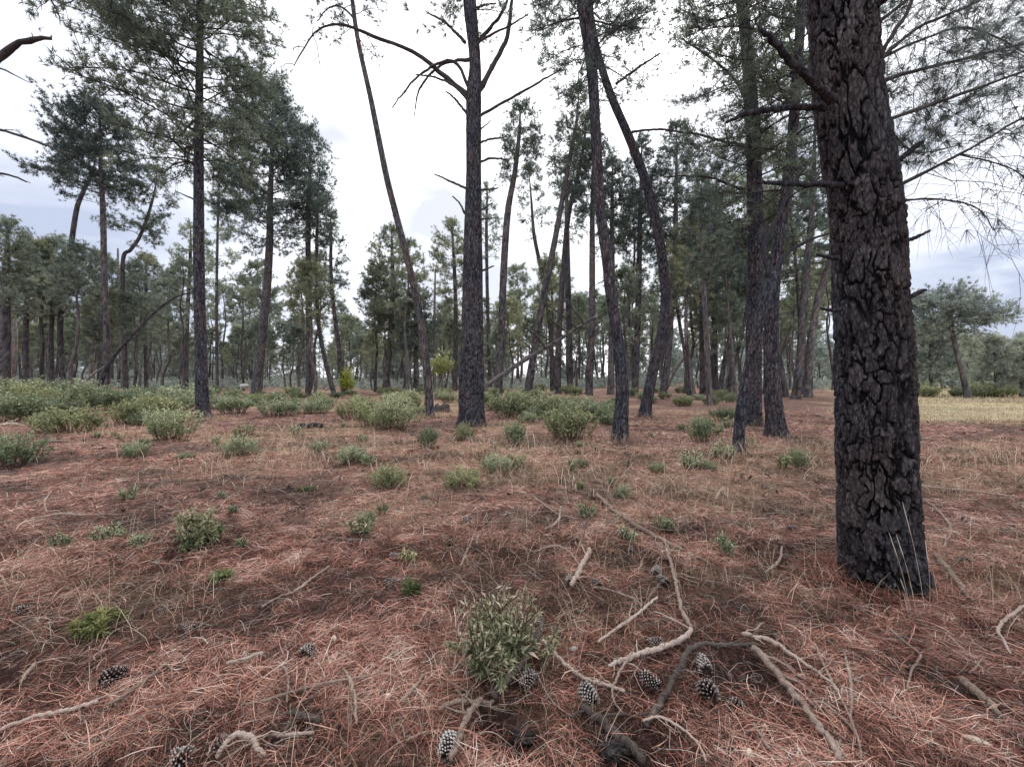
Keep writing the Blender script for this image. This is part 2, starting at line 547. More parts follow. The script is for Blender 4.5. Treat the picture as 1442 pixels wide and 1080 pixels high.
M = {}
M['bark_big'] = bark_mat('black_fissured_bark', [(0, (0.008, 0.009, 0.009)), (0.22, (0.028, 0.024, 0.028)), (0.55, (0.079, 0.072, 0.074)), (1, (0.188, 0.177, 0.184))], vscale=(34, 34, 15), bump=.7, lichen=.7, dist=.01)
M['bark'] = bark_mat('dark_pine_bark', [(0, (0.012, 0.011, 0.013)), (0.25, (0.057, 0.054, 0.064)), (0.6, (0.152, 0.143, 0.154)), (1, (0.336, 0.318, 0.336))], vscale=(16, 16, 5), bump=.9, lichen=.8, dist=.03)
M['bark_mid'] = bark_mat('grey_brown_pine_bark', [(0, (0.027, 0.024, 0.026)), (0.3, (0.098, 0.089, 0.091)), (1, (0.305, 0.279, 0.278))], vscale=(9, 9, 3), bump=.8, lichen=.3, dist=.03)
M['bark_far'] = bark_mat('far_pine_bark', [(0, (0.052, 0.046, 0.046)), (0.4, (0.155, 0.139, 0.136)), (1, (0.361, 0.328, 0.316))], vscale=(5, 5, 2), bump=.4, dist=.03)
M['bark_pale'] = bark_mat('bleached_dead_bark', [(0, (.10, .09, .085)), (.4, (.26, .24, .23)), (1, (.42, .40, .38))], vscale=(9, 9, 3), bump=.6, dist=.02)
M['dead_wood'] = wood_mat('grey_dead_branch', [(0, (0.017, 0.014, 0.015)), (0.5, (0.056, 0.05, 0.05)), (1, (0.143, 0.128, 0.124))])
M['needle_near'] = leaf_mat('near_pine_needles', [(0, (0.04, 0.054, 0.054)), (0.5, (0.1, 0.134, 0.122)), (1, (0.208, 0.26, 0.216))], .3)
M['needle'] = leaf_mat('pine_needles', [(0, (0.045, 0.06, 0.063)), (0.5, (0.12, 0.167, 0.149)), (1, (0.272, 0.339, 0.267))], .3)
M['needle_far'] = leaf_mat('far_pine_needles_haze', [(0, (0.102, 0.132, 0.12)), (0.5, (0.254, 0.307, 0.244)), (1, (0.512, 0.551, 0.403))], .35)  # paler than the near needles: distance haze put into the colour
M['needle_hazy'] = leaf_mat('haze_tinted_pine_needles', [(0, (0.228, 0.27, 0.262)), (0.5, (0.398, 0.453, 0.405)), (1, (0.638, 0.673, 0.563))], .35)  # strongest haze tint, painted into the needle colour; no haze volume
M['shrub'] = leaf_mat('rockrose_leaves', [(0, (0.076, 0.107, 0.059)), (0.4, (0.229, 0.282, 0.16)), (0.75, (0.412, 0.458, 0.282)), (1, (0.64, 0.671, 0.473))], .3, .5, 2.0)
M['shrub_hero'] = leaf_mat('rockrose_sprig_leaves', [(0, (0.064, 0.083, 0.059)), (0.5, (0.201, 0.238, 0.137)), (0.85, (0.402, 0.397, 0.266)), (1, (0.698, 0.573, 0.487))], .3, .5, 6.0)
M['weed'] = leaf_mat('small_weed_leaves', [(0, (0.061, 0.085, 0.032)), (0.5, (0.174, 0.216, 0.082)), (1, (0.337, 0.343, 0.173))], .35, .6, 6.0)
M['yellow'] = leaf_mat('yellow_green_leaves', [(0, (0.184, 0.24, 0.025)), (0.5, (0.437, 0.503, 0.076)), (1, (0.69, 0.677, 0.202))], .4)
M['olive'] = leaf_mat('olive_green_leaves', [(0, (0.137, 0.176, 0.058)), (0.5, (0.312, 0.351, 0.137)), (1, (0.526, 0.544, 0.234))], .4)
M['stem'] = wood_mat('brown_shrub_stem', [(0, (.04, .025, .02)), (.5, (.11, .075, .055)), (1, (.24, .18, .14))])
M['litter'] = wood_mat('fallen_pine_needles', [(0, (0.02369, 0.011519999999999999, 0.0094)), (0.22, (0.08137, 0.034559999999999994, 0.02632)), (0.45, (0.27707000000000004, 0.11615999999999999, 0.08647999999999999)), (0.68, (0.50058, 0.25152, 0.19082)), (0.86, (0.62212, 0.40031999999999995, 0.31208)), (1, (0.70452, 0.60864, 0.5376799999999999))], 3.0, 0)
M['straw'] = wood_mat('dry_straw', [(0, (0.209, 0.134, 0.086)), (0.5, (0.439, 0.326, 0.234)), (1, (0.648, 0.583, 0.469))], 5, 0)
M['twig'] = wood_mat('pale_twig', [(0, (.10, .07, .058)), (.5, (.27, .20, .17)), (1, (.50, .43, .38))], 60)
M['stick'] = wood_mat('weathered_stick', [(0, (.07, .05, .042)), (.5, (.25, .185, .15)), (1, (.47, .38, .32))], 70)
M['stick_pale'] = wood_mat('barkless_pale_stick', [(0, (0.209, 0.15, 0.121)), (0.5, (0.408, 0.32, 0.27)), (1, (0.57, 0.5, 0.462))], 70)
M['stick_dark'] = wood_mat('dark_rotten_stick', [(0, (.022, .017, .016)), (.5, (.085, .068, .06)), (1, (.22, .18, .16))], 50, .9)
M['chip'] = wood_mat('dark_bark_flakes', [(0, (.012, .009, .009)), (.5, (.05, .036, .032)), (1, (.17, .13, .115))], 40)
M['char'] = wood_mat('charred_wood', [(0, (0.01, 0.009, 0.009)), (0.5, (0.039, 0.034, 0.034)), (1, (0.208, 0.195, 0.189))], 40, .9)
M['cone'] = wood_mat('pine_cone_scales', [(0, (0.013, 0.009, 0.008)), (0.3, (0.051, 0.034, 0.03)), (0.6, (0.202, 0.166, 0.152)), (1, (0.552, 0.529, 0.515))], 90, .2)
M['pale'] = wood_mat('pale_chip', [(0, (.40, .32, .24)), (.5, (.58, .50, .40)), (1, (.74, .69, .60))], 40, .2)
M['white_rock'] = wood_mat('white_rock', [(0, (0.245, 0.238, 0.231)), (0.5, (0.42, 0.42, 0.406)), (1, (0.546, 0.546, 0.532))], 8)

# ------------------------------------------------------------------ tagging
def tag(o, label=None, cat=None, group=None, kind=None):
    if label: o['label'] = label
    if cat: o['category'] = cat
    if group: o['group'] = group
    if kind: o['kind'] = kind
    return o


def empty(name, loc, label, cat, group=None):
    o = bpy.data.objects.new(name, None); COL.objects.link(o)
    o.location = loc; o.empty_display_size = .2
    return tag(o, label, cat, group)


def copy_tree(root, loc, rz=0, sc=1.0, label=None, group=None, szz=1.0, tilt=(0, 0)):
    r = root.copy(); COL.objects.link(r)
    r.location = loc; r.rotation_euler = (tilt[0], tilt[1], rz); r.scale = (sc, sc, sc * szz)
    if label: r['label'] = label
    if group: r['group'] = group
    for ch in list(root.children):
        c = ch.copy(); COL.objects.link(c); c.parent = r
        for g in list(ch.children):
            g2 = g.copy(); COL.objects.link(g2); g2.parent = c
    return r


# ------------------------------------------------------------------ ground
def field_mask(x, y):
    n = 3.0 * (fbm(x / 4, y / 4, 77, 3) - .5)
    a = sstep(-1.3, 1.6, (y - 14.0) + n)
    b = sstep(-1.5, 1.5, x - (11.5 + .72 * (y - 13.4)) + n)
    return a * b


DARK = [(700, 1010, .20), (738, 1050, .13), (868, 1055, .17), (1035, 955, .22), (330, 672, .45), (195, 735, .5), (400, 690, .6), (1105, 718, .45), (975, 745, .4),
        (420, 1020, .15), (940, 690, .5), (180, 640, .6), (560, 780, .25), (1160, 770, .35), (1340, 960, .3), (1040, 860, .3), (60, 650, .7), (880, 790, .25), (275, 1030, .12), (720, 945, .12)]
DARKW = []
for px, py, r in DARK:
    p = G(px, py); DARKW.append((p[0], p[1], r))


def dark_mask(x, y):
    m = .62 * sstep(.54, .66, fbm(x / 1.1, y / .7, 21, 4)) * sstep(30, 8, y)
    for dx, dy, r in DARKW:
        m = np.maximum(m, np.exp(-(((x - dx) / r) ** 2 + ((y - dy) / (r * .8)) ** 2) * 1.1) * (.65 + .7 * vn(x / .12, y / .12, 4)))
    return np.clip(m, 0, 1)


def straw_mask(x, y):
    m = sstep(.50, .68, fbm(x / 2.2 + 9, y / 1.6, 55, 3))
    for px, py, r in ((960, 690, 1.3), (700, 640, 2.2), (420, 640, 1.8), (1180, 640, 1.8), (560, 720, .7), (60, 800, .7), (190, 850, .5), (1075, 630, 1.1), (450, 605, 1.5), (1290, 850, .35), (800, 660, 1.4), (90, 590, 2.5), (1000, 650, 1.4)):
        p = STRAWP.setdefault((px, py), G(px, py))
        m = np.maximum(m, 1.1 * np.exp(-((x - p[0]) ** 2 + (y - p[1]) ** 2) / (r * r)))
    return np.clip(m, 0, 1)


STRAWP = {}


def build_ground():
    n = 640
    u = np.linspace(-1, 1, n); b = 7.2; a = 520 / math.sinh(b)
    gx = a * np.sinh(b * u)
    gy = 3.0 + a * np.sinh(b * u)
    gy = gy[gy > -60]
    X, Y = np.meshgrid(gx, gy)
    Z = gz(X, Y)
    far = sstep(60, 140, np.hypot(X, Y)); Z = Z * (1 - far)
    near = sstep(14, 3, np.hypot(X, Y - 1))
    Z = Z + near * .012 * (fbm(X / .07, Y / .07, 91, 2) - .5) * 2 - .008
    me_tone = np.zeros_like(X)
    ny = len(gy)
    idx = np.arange(ny * n).reshape(ny, n)
    F = np.stack([idx[:-1, :-1], idx[:-1, 1:], idx[1:, 1:], idx[1:, :-1]], -1).reshape(-1, 4)
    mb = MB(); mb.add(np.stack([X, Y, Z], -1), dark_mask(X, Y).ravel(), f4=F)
    m, nt, out = new_mat('needle_litter_soil')
    pos = objcoord(nt)
    at = nt.nodes.new('ShaderNodeAttribute'); at.attribute_name = 'field'
    st = nt.nodes.new('ShaderNodeAttribute'); st.attribute_name = 'straw'
    dk = tone_node(nt)
    n1 = noise(nt, .8, 5, .65, pos); n2 = noise(nt, 7, 6, .75, pos, .6); n3 = noise(nt, 45, 4, .8, pos, 1.2); n4 = noise(nt, 3.0, 5, .7, objcoord(nt, (1, .6, 1)))
    litter = ramp(nt, n3, [(.29, (.022, .012, .010)), (.45, (.115, .060, .050)), (.57, (.345, .21, .178)), (.74, (.54, .40, .345))])
    grey = ramp(nt, n3, [(.25, (.06, .042, .036)), (.5, (.20, .14, .12)), (.75, (.40, .32, .28))])
    c = mixc(nt, math_(nt, 'MULTIPLY', math_(nt, 'SUBTRACT', n4, .47), 3.5, True), litter, grey)
    lum = ramp(nt, n2, [(.28, (.40, .38, .38)), (.5, (.95, .95, .95)), (.72, (1.4, 1.38, 1.36))])
    c = mixc(nt, 1.0, c, lum, 'MULTIPLY')
    strawc = ramp(nt, n3, [(.25, (.16, .095, .06)), (.5, (.36, .25, .165)), (.75, (.55, .44, .31))])
    c = mixc(nt, math_(nt, 'MULTIPLY', st.outputs['Fac'], .8), c, strawc)
    soil = ramp(nt, n3, [(.3, (.016, .012, .011)), (.6, (.055, .040, .036)), (.8, (.13, .10, .09))])
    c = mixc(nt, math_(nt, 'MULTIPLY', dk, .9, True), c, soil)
    fieldc = ramp(nt, noise(nt, 3.2, 6, .75, objcoord(nt, (.5, 1, 1))), [(.25, (.26, .23, .12)), (.45, (.43, .38, .22)), (.6, (.54, .48, .31)), (.78, (.36, .38, .19))])
    c = mixc(nt, at.outputs['Fac'], c, fieldc)
    p = nd(nt, 'ShaderNodeBsdfPrincipled', Roughness=.97)
    p.inputs['Specular IOR Level'].default_value = .05
    nt.links.new(c, p.inputs['Base Color'])
    bp = nd(nt, 'ShaderNodeBump', Strength=.9, Distance=.03)
    nt.links.new(math_(nt, 'ADD', n2, math_(nt, 'MULTIPLY', n3, .6)), bp.inputs['Height'])
    nt.links.new(bp.outputs[0], p.inputs['Normal']); nt.links.new(p.outputs[0], out.inputs[0])
    o = mb.build('ground', m, kind='structure')
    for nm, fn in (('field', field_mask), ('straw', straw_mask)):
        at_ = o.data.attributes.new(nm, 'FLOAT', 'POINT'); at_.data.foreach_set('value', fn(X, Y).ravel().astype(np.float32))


build_ground()

# ------------------------------------------------------------------ sky and sun
w = bpy.data.worlds.new('World'); scene.world = w; w.use_nodes = True
nt = w.node_tree; nt.nodes.clear()
out = nt.nodes.new('ShaderNodeOutputWorld')
sky = nt.nodes.new('ShaderNodeTexSky'); sky.sky_type = 'NISHITA'; sky.sun_disc = False
SUN_EL, SUN_AZ = math.radians(48), math.radians(10)
sky.sun_elevation = SUN_EL; sky.sun_rotation = SUN_AZ
bg1 = nd(nt, 'ShaderNodeBackground', Strength=.10); nt.links.new(sky.outputs[0], bg1.inputs[0])
tc = nt.nodes.new('ShaderNodeTexCoord')
sep = nt.nodes.new('ShaderNodeSeparateXYZ'); nt.links.new(tc.outputs['Generated'], sep.inputs[0])
mp = nt.nodes.new('ShaderNodeMapping'); mp.inputs['Scale'].default_value = (1, 1, 2.6); nt.links.new(tc.outputs['Generated'], mp.inputs[0])
cl = noise(nt, 2.4, 6, .55, mp.outputs[0], .3)
low = math_(nt, 'MULTIPLY', math_(nt, 'SUBTRACT', .62, sep.outputs['Z']), 1.6, True)
sidew = math_(nt, 'MULTIPLY', math_(nt, 'SUBTRACT', math_(nt, 'ABSOLUTE', math_(nt, 'ADD', sep.outputs['X'], -.02)), .35), 2.3, True)
greyf = math_(nt, 'MULTIPLY', math_(nt, 'MULTIPLY', low, sidew), math_(nt, 'ADD', 1.8, math_(nt, 'MULTIPLY', math_(nt, 'SUBTRACT', cl, .5), 5.0)), True)
cl2 = noise(nt, 1.6, 5, .5, mp.outputs[0], .2)
soft = mixc(nt, math_(nt, 'MULTIPLY', math_(nt, 'SUBTRACT', cl2, .40), 4.0, True), (1.0, 1.0, 1.02), (.385, .40, .44))
cloud = mixc(nt, greyf, soft, (.262, .29, .372))
bg2 = nd(nt, 'ShaderNodeBackground', Strength=2.4); nt.links.new(cloud, bg2.inputs[0])
mx = nt.nodes.new('ShaderNodeMixShader'); mx.inputs[0].default_value = .9
nt.links.new(bg1.outputs[0], mx.inputs[1]); nt.links.new(bg2.outputs[0], mx.inputs[2]); nt.links.new(mx.outputs[0], out.inputs[0])
sl = bpy.data.lights.new('overcast_sun', 'SUN'); sl.energy = 2.8; sl.angle = math.radians(25); sl.color = (1, .97, .93)
so = bpy.data.objects.new('overcast_sun', sl); COL.objects.link(so)
sd = Vector((math.sin(SUN_AZ) * math.cos(SUN_EL), math.cos(SUN_AZ) * math.cos(SUN_EL), math.sin(SUN_EL)))
so.rotation_euler = sd.to_track_quat('Z', 'Y').to_euler()

# ------------------------------------------------------------------ camera
cam = bpy.data.cameras.new('camera'); co = bpy.data.objects.new('camera', cam); COL.objects.link(co)
co.location = (0, 0, CAM_H); co.rotation_euler = (PI / 2 - PITCH, 0, 0)
cam.sensor_width = 36; cam.lens = 36 * FPX / 1442; cam.clip_start = .05; cam.clip_end = 3000
scene.camera = co
scene.view_settings.view_transform = 'Standard'; scene.view_settings.look = 'None'; scene.view_settings.exposure = 0
scene.cycles.max_bounces = 6; scene.cycles.diffuse_bounces = 3; scene.cycles.transmission_bounces = 3; scene.cycles.use_denoising = True


# ------------------------------------------------------------------ trees traced one by one
def pts_from_px(px, d, zbase=None):
    P = []
    for i, q in enumerate(px):
        dd = q[3] if len(q) > 3 else d
        p = W(q[0], q[1], dd)
        P.append([*p, q[2] / 2 * dd / FPX / math.sqrt(1 + ((q[0] - CX) / FPX) ** 2)])
    if zbase is not None:
        P[0][2] = zbase
    return np.array(P)


def px_tree(name, label, px, crown_box=None, d=None, cat='pine tree', group=None, bark='bark_mid', leaf='needle', nseg=20, dv=.12, bd=.02, cu=.10, cv=.3, nb=34,
            top=None, branches=(), seed=1, flare=.15, vmax=None, cr=None, dead=0, twigs=0):
    d = d or depth_of(px[0][1])
    P = pts_from_px(px, d)
    P[0][2] = float(gz(P[0][0], P[0][1]))
    if crown_box:
        x0, x1, y0, y1 = crown_box
        ztop = W(CX, y0, d)[2]; zlow = W(CX, y1, d)[2]
        if ztop > P[-1][2] + .3:
            q = P[-1].copy()
            q[:2] += (P[-1][:2] - P[-2][:2]) / max(.3, P[-1][2] - P[-2][2]) * (ztop - q[2]) * .4
            q[2] = ztop; q[3] = .02
            if ztop - P[-1][2] > 4:
                mid = (P[-1] + q) / 2; mid[3] = P[-1][3] * .6
                P = np.vstack([P, mid, q])
            else:
                P = np.vstack([P, q])
    base = P[0][:3].copy()
    root = empty(name, base, label, cat, group)
    mb = MB(); axis = trunk(mb, P, nseg, dv, bd, cu, cv, seed, flare, vmax)
    mb.build('trunk', M[bark], root, loc=base)
    rg = np.random.default_rng(seed + 500)
    if crown_box:
        lm, nm = MB(), MB()
        xm = np.interp((zlow + ztop) / 2, axis[:, 2], axis[:, 0])
        # half-widths either side of the trunk at the crown's middle
        xl = (crown_box[0] - CX) / FPX * d; xr = (crown_box[1] - CX) / FPX * d
        kw = dict(k=11, nlen=.16, nwid=.017, spacing=.105)
        if cr: kw.update(cr)
        crown(lm, nm, axis, zlow, ztop, max(.5, xm - xl), max(.5, xr - xm), nb, seed, **kw)
        c = nm.build('crown', M[leaf], root, smooth=False, loc=base)
        if lm.n: lm.build('boughs', M['dead_wood'], c, loc=base)
    for bi, (bp, kw) in enumerate(branches):
        kw = dict(kw)
        bm = MB()
        q = pts_from_px(bp, kw.get('d', d)); q[:, 3] *= .8
        if 'dz' in kw: q[:, 1] += np.linspace(0, kw['dz'], len(q))
        C = catmull(q, n=kw.get('n', 22))
        nn = len(C); big_r = C[0, 3]
        jit = np.stack([fbm(np.arange(nn) * .9 + 7 * j, np.full(nn, bi + seed), 3, 3) - .5 for j in range(3)], 1) * big_r * .8
        C[:, :3] += jit
        tubes(bm, C[None, :, :3], C[None, :, 3] * (1 + .14 * (fbm(np.arange(nn) * .6, np.full(nn, bi * 3.3), 12, 2) - .5)), kw.get('k', 7), .3 if kw.get('mat') == 'bark' else .5, rough=.35, seed=bi)
        if kw.get('tw'):
            ends, dirs = dead_twigs(bm, C[:, :3], kw.get('tr', .006), kw['tw'], kw.get('tl', .8), rg, kw.get('droop', .4), kw.get('sub', 3), .45, kw.get('ts', .25))
        o = bm.build('branch', M[kw.get('mat', 'dead_wood')], root, loc=base)
        if kw.get('nd') and kw.get('tw'):
            nb_ = MB(); sel = rg.random(len(ends)) < kw['nd']
            needles(nb_, ends[sel], dirs[sel] + np.array([0, 0, .2]), kw.get('nk', 40), kw.get('nl', .15), kw.get('nw', .003), .42, rg, .55, .4)
            if nb_.n: nb_.build('needles', M['needle_near'], o, smooth=False, loc=base)
    for i in range(dead):            # short dead sticks up the bare trunk
        zz = base[2] + (axis[-1, 2] - base[2]) * (.12 + .5 * rg.random()) if not crown_box else base[2] + (zlow - base[2]) * (.25 + .75 * rg.random())
        b = np.array([np.interp(zz, axis[:, 2], axis[:, j]) for j in range(4)])
        az = rg.random() * 2 * PI; L = .25 + 1.1 * rg.random() ** 2
        u = np.linspace(0, 1, 6)
        hd = np.array([math.cos(az), math.sin(az), -.1 + .4 * rg.random()])
        C = b[:3] + hd * (b[3] * .6 + L * u)[:, None] + np.array([0, 0, -.25 * L * rg.random()]) * (u ** 2)[:, None]
        C[1:] += rg.normal(size=(5, 3)) * .02
        bm = MB(); tubes(bm, C, np.linspace(.014 + .008 * rg.random(), .006, 6), 5, .5)
        if twigs: dead_twigs(bm, C, .004, twigs, L * .5, rg, .3, 2)
        bm.build('branch', M['dead_wood'], root, loc=base)
    return root


# the great trunk close to the camera
D1 = 2.93
BIG = [(1247, 832, 122), (1243, 800, 120), (1238, 740, 122), (1234, 640, 116), (1228, 470, 111), (1223, 375, 107), (1219, 300, 104), (1203, 200, 99), (1193, 125, 98), (1185, 0, 95), (1178, -160, 92), (1170, -500, 82)]
bigd = D1
n3 = dict(mat='bark', k=12, n=46)
live = dict(mat='dead_wood', tw=28, tl=.62, tr=.0026, droop=.3, sub=8, nd=.72, nk=24, nl=.115, nw=.0024, ts=.12)
px_tree('pine_tree', 'massive pine trunk with deeply cracked black bark, nearest the camera', BIG, None, d=D1, bark='bark_big', nseg=400, dv=.0058, bd=.052, cu=.066, cv=.175, seed=11, flare=.11, vmax=4.45,
        branches=[
            ([(1172, 140, 22, 2.75), (1157, 128, 18, 2.66), (1115, 87, 14, 2.55), (1084, 54, 11, 2.48), (1068, 36, 3, 2.45)], n3),
            ([(1165, 151, 15, 2.85), (1141, 151, 13, 2.8), (1098, 153, 12, 2.74), (1053, 160, 10, 2.7), (1022, 173, 4, 2.68)], n3),
            ([(1185, 262, 13, 2.85), (1159, 260, 11, 2.8), (1129, 260, 10, 2.75), (1095, 258, 8, 2.7), (1063, 257, 5, 2.66)], n3),
            ([(1185, 436, 9, 2.75), (1172, 437, 7, 2.7), (1155, 434, 4, 2.66)], n3),
            ([(1180, 364, 9, 2.8), (1165, 362, 7, 2.76), (1150, 359, 4, 2.72)], n3),
            ([(1250, 232, 14, 2.85), (1268, 224, 12, 2.85), (1285, 210, 11, 2.88), (1299, 200, 8, 2.9)], n3),
            ([(1258, 346, 11, 2.85), (1275, 340, 9, 2.85), (1295, 332, 7, 2.87), (1310, 325, 4, 2.9)], n3),
            ([(1262, 426, 13, 2.8), (1280, 419, 11, 2.8), (1295, 411, 9, 2.8), (1304, 409, 5, 2.8)], n3),
            ([(1218, 28, 20, 2.85), (1230, 12, 18, 2.8), (1251, -8, 16, 2.75), (1300, -70, 12, 2.7)], n3),
            ([(1215, 118, 16, 2.9), (1226, 102, 13, 2.9), (1237, 83, 10, 2.95), (1261, 42, 9, 3.0), (1279, 14, 8, 3.05), (1292, -30, 7, 3.1), (1310, -120, 5, 3.2)], dict(live, tw=16)),
            ([(1225, 110, 12, 2.95), (1240, 85, 9, 3.0), (1289, 42, 7, 3.2), (1376, 3, 6, 3.4), (1460, -40, 4, 3.6)], live),
            ([(1225, 122, 12, 2.95), (1244, 114, 9, 3.0), (1289, 100, 8, 3.15), (1358, 83, 7, 3.3), (1442, 62, 5, 3.5), (1560, 40, 3, 3.7)], live),
            ([(1230, 176, 12, 2.9), (1247, 170, 9, 2.9), (1306, 149, 8, 2.95), (1376, 125, 7, 3.0), (1442, 100, 6, 3.05), (1600, 50, 3, 3.1)], dict(live, tw=44)),
            ([(1245, 272, 12, 2.9), (1261, 265, 9, 2.9), (1324, 232, 7, 2.85), (1393, 194, 6, 2.8), (1442, 166, 5, 2.75), (1580, 100, 3, 2.7)], dict(live, tw=30, nd=.08, droop=.6)),
            ([(1250, 288, 6, 2.95), (1268, 283, 5, 3.0), (1324, 281, 4.5, 3.1), (1376, 293, 3.5, 3.2), (1400, 325, 2, 3.25)], dict(tw=22, tl=.42, tr=.0022, droop=.7, sub=8, ts=.3, nd=.0, nk=16, nl=.09, nw=.002)),
            ([(1352, 218, 4, 2.85), (1395, 228, 3.5, 2.85), (1428, 240, 3, 2.85), (1452, 258, 2, 2.85)], dict(tw=16, tl=.45, tr=.0021, droop=.7, sub=6, ts=.2, nd=.0, nk=16, nl=.09, nw=.002)),
            ([(1225, 150, 8, 3.1), (1255, 185, 5, 3.4), (1290, 215, 4, 3.6), (1350, 205, 2.5, 3.7)], dict(tw=14, tl=.34, tr=.003, droop=-.3, ts=.45, sub=3, nd=.9, nk=44, nl=.15, nw=.003)),
            ([(1225, 90, 9, 3.1), (1290, 60, 6, 3.5), (1370, 40, 5, 3.9), (1470, 90, 3, 4.2)], dict(live, tw=30, nd=.5)),
            ([(1225, 40, 9, 3.1), (1320, -20, 6, 3.6), (1420, -10, 5, 4.0), (1500, 10, 3, 4.2)], dict(live, tw=30, nd=.5)),
        ])

# centre trunk with dead arched branches
dB = dict(k=6)
c2 = [(663, 602, 40), (664, 585, 36), (664, 540, 35), (665, 473, 31), (666, 345, 26), (667, 243, 21), (667, 139, 21), (669, 87, 16), (661, 0, 18), (657, -70, 15), (655, -200, 9)]
px_tree('pine_tree', 'straight thick pine in the middle with a bluish trunk and bare arched dead branches', c2, (565, 755, -260, 22), bark='bark', nseg=84, dv=.03, bd=.030, cu=.07, cv=.2, seed=23, nb=26, leaf='needle',
        branches=[
            ([(660, 142, 10), (654, 135, 9), (619, 108, 7.5), (588, 87, 6.5), (539, 71, 5.5), (508, 62, 5), (487, 62, 4), (470, 70, 3.5), (455, 95, 2.5), (440, 130, 1.5)], dict(tw=12, tl=1.3, tr=.010, droop=.8, sub=3, ts=.45, dz=-1.0)),
            ([(661, 84, 6), (623, 83, 4.5), (598, 95, 4), (581, 115, 3), (574, 139, 1.5)], dict(tw=5, tl=.9, tr=.008, droop=.6, dz=.8)),
            ([(662, 132, 7), (659, 125, 6), (650, 104, 5.5), (638, 96, 5), (616, 104, 4.5), (591, 125, 3.5), (574, 149, 2.5), (560, 171, 1.5)], dict(tw=6, tl=.8, tr=.008, droop=.6, dz=-.6)),
            ([(662, 146, 6), (654, 138, 5), (633, 125, 4), (609, 121, 3), (590, 123, 2)], dict(tw=3, tl=.5, tr=.007, dz=-.5)),
            ([(660, 164, 6), (654, 156, 5), (640, 139, 4), (628, 129, 2.5)], dB),
            ([(672, 168, 6), (680, 164, 5), (713, 149, 4.5), (748, 132, 4), (786, 114, 2)], dict(tw=5, tl=.9, tr=.007, droop=.6, dz=-.4)),
            ([(670, 135, 11), (677, 121, 10), (692, 90, 9), (709, 55, 8), (718, 21, 7), (721, -10, 6), (728, -80, 4)], dict(tw=5, tl=1.0, tr=.010, dz=.5)),
            ([(668, 62, 8), (677, 55, 7), (692, 38, 6), (709, 14, 5), (716, -10, 4)], dict(tw=3, tl=.7, tr=.008)),
            ([(668, 66, 6), (675, 59, 5), (695, 48, 4), (720, 35, 3), (744, 20, 2)], dict(tw=4, tl=.6, tr=.007)),
            ([(672, 204, 5), (677, 201, 4), (692, 196, 4), (708, 194, 2.5)], dB),
            ([(672, 232, 5), (678, 228, 4), (693, 223, 4), (713, 225, 2)], dict(tw=3, tl=.5, tr=.006)),
            ([(672, 184, 4), (678, 181, 3), (692, 170, 1.5)], dB),
            ([(660, 268, 5), (655, 265, 4.5), (633, 255, 3.5), (611, 245, 2)], dB),
            ([(672, 269, 5), (678, 268, 4), (702, 265, 2.5)], dB),
            ([(660, 306, 4), (655, 301, 4), (647, 286, 3), (637, 277, 2)], dB),
            ([(672, 300, 5), (678, 296, 4), (694, 286, 2)], dB),
            ([(672, 311, 4), (678, 309, 3), (699, 307, 2)], dB),
            ([(672, 12, 5), (680, 8, 4), (699, 5, 2)], dB),
            ([(672, 382, 5), (682, 380, 4), (696, 374, 2)], dB),
            ([(655, 60, 6), (640, 45, 5), (625, 30, 4), (605, 20, 3)], dict(tw=8, tl=.8, tr=.008, nd=1.0, nk=30, nl=.2, nw=.010, droop=0, mat='dead_wood')),
        ])

px_tree('pine_tree', 'slender bare pine leaning steeply to the left of the thick middle pine',
        [(606, 587, 12), (600, 510, 11), (590, 439, 10.5), (574, 366, 9.5), (557, 300, 9), (543, 243, 8.5), (522, 139, 7.5), (505, 62, 6.5), (496, 0, 6), (488, -80, 4.5)], (435, 545, -190, 50), bark='bark_mid', nseg=30, dv=.06, bd=.014, cu=.07, cv=.22, seed=31, nb=22,
        cr=dict(el=(-15, 40)), dead=3,
        branches=[([(500, 28, 4), (480, 10, 3), (462, 12, 2.5), (447, 30, 2)], dict(tw=9, tl=.8, tr=.010, droop=.3, nd=.8, nk=26, nl=.2, nw=.011))])

px_tree('pine_tree', 'dark smooth-curving pine standing before the shrub band, its top crossed by another trunk',
        [(873, 619, 25), (874, 600, 22), (876, 543, 18), (869, 473, 16), (859, 404, 15.5), (855, 364, 15.5), (846, 300, 14.5), (840, 208, 14), (834, 104, 15), (824, 28, 16), (820, 0, 16), (812, -100, 13), (808, -220, 8)], (705, 940, -300, 112), bark='bark', nseg=64, dv=.035, bd=.02, cu=.06, cv=.18, seed=41, nb=56, leaf='needle',
        cr=dict(el=(-8, 40), k=11, nwid=.013, spacing=.095), dead=7, twigs=3)

px_tree('pine_tree', 'bowed dark pine that swings right then bends back left at its top',
        [(907, 588, 20), (910, 570, 16.5), (919, 525, 15), (931, 473, 14.5), (937, 421, 14), (933, 369, 14), (922, 305, 13.5), (907, 250, 13), (886, 194, 12), (862, 139, 11), (845, 87, 10), (834, 35, 9), (828, -20, 8), (822, -120, 6)], (720, 950, -210, 108), bark='bark', nseg=48, dv=.05, bd=.018, cu=.07, cv=.2, seed=43, nb=46, leaf='needle', dead=9, twigs=3,
        cr=dict(el=(-8, 40)),
        branches=[([(890, 186, 5), (905, 184, 4), (940, 183, 3.5), (970, 190, 2)], dict(tw=4, tl=.8, tr=.008)), ([(868, 118, 5), (900, 95, 4), (930, 75, 2.5)], dict(tw=6, tl=.9, tr=.008))])

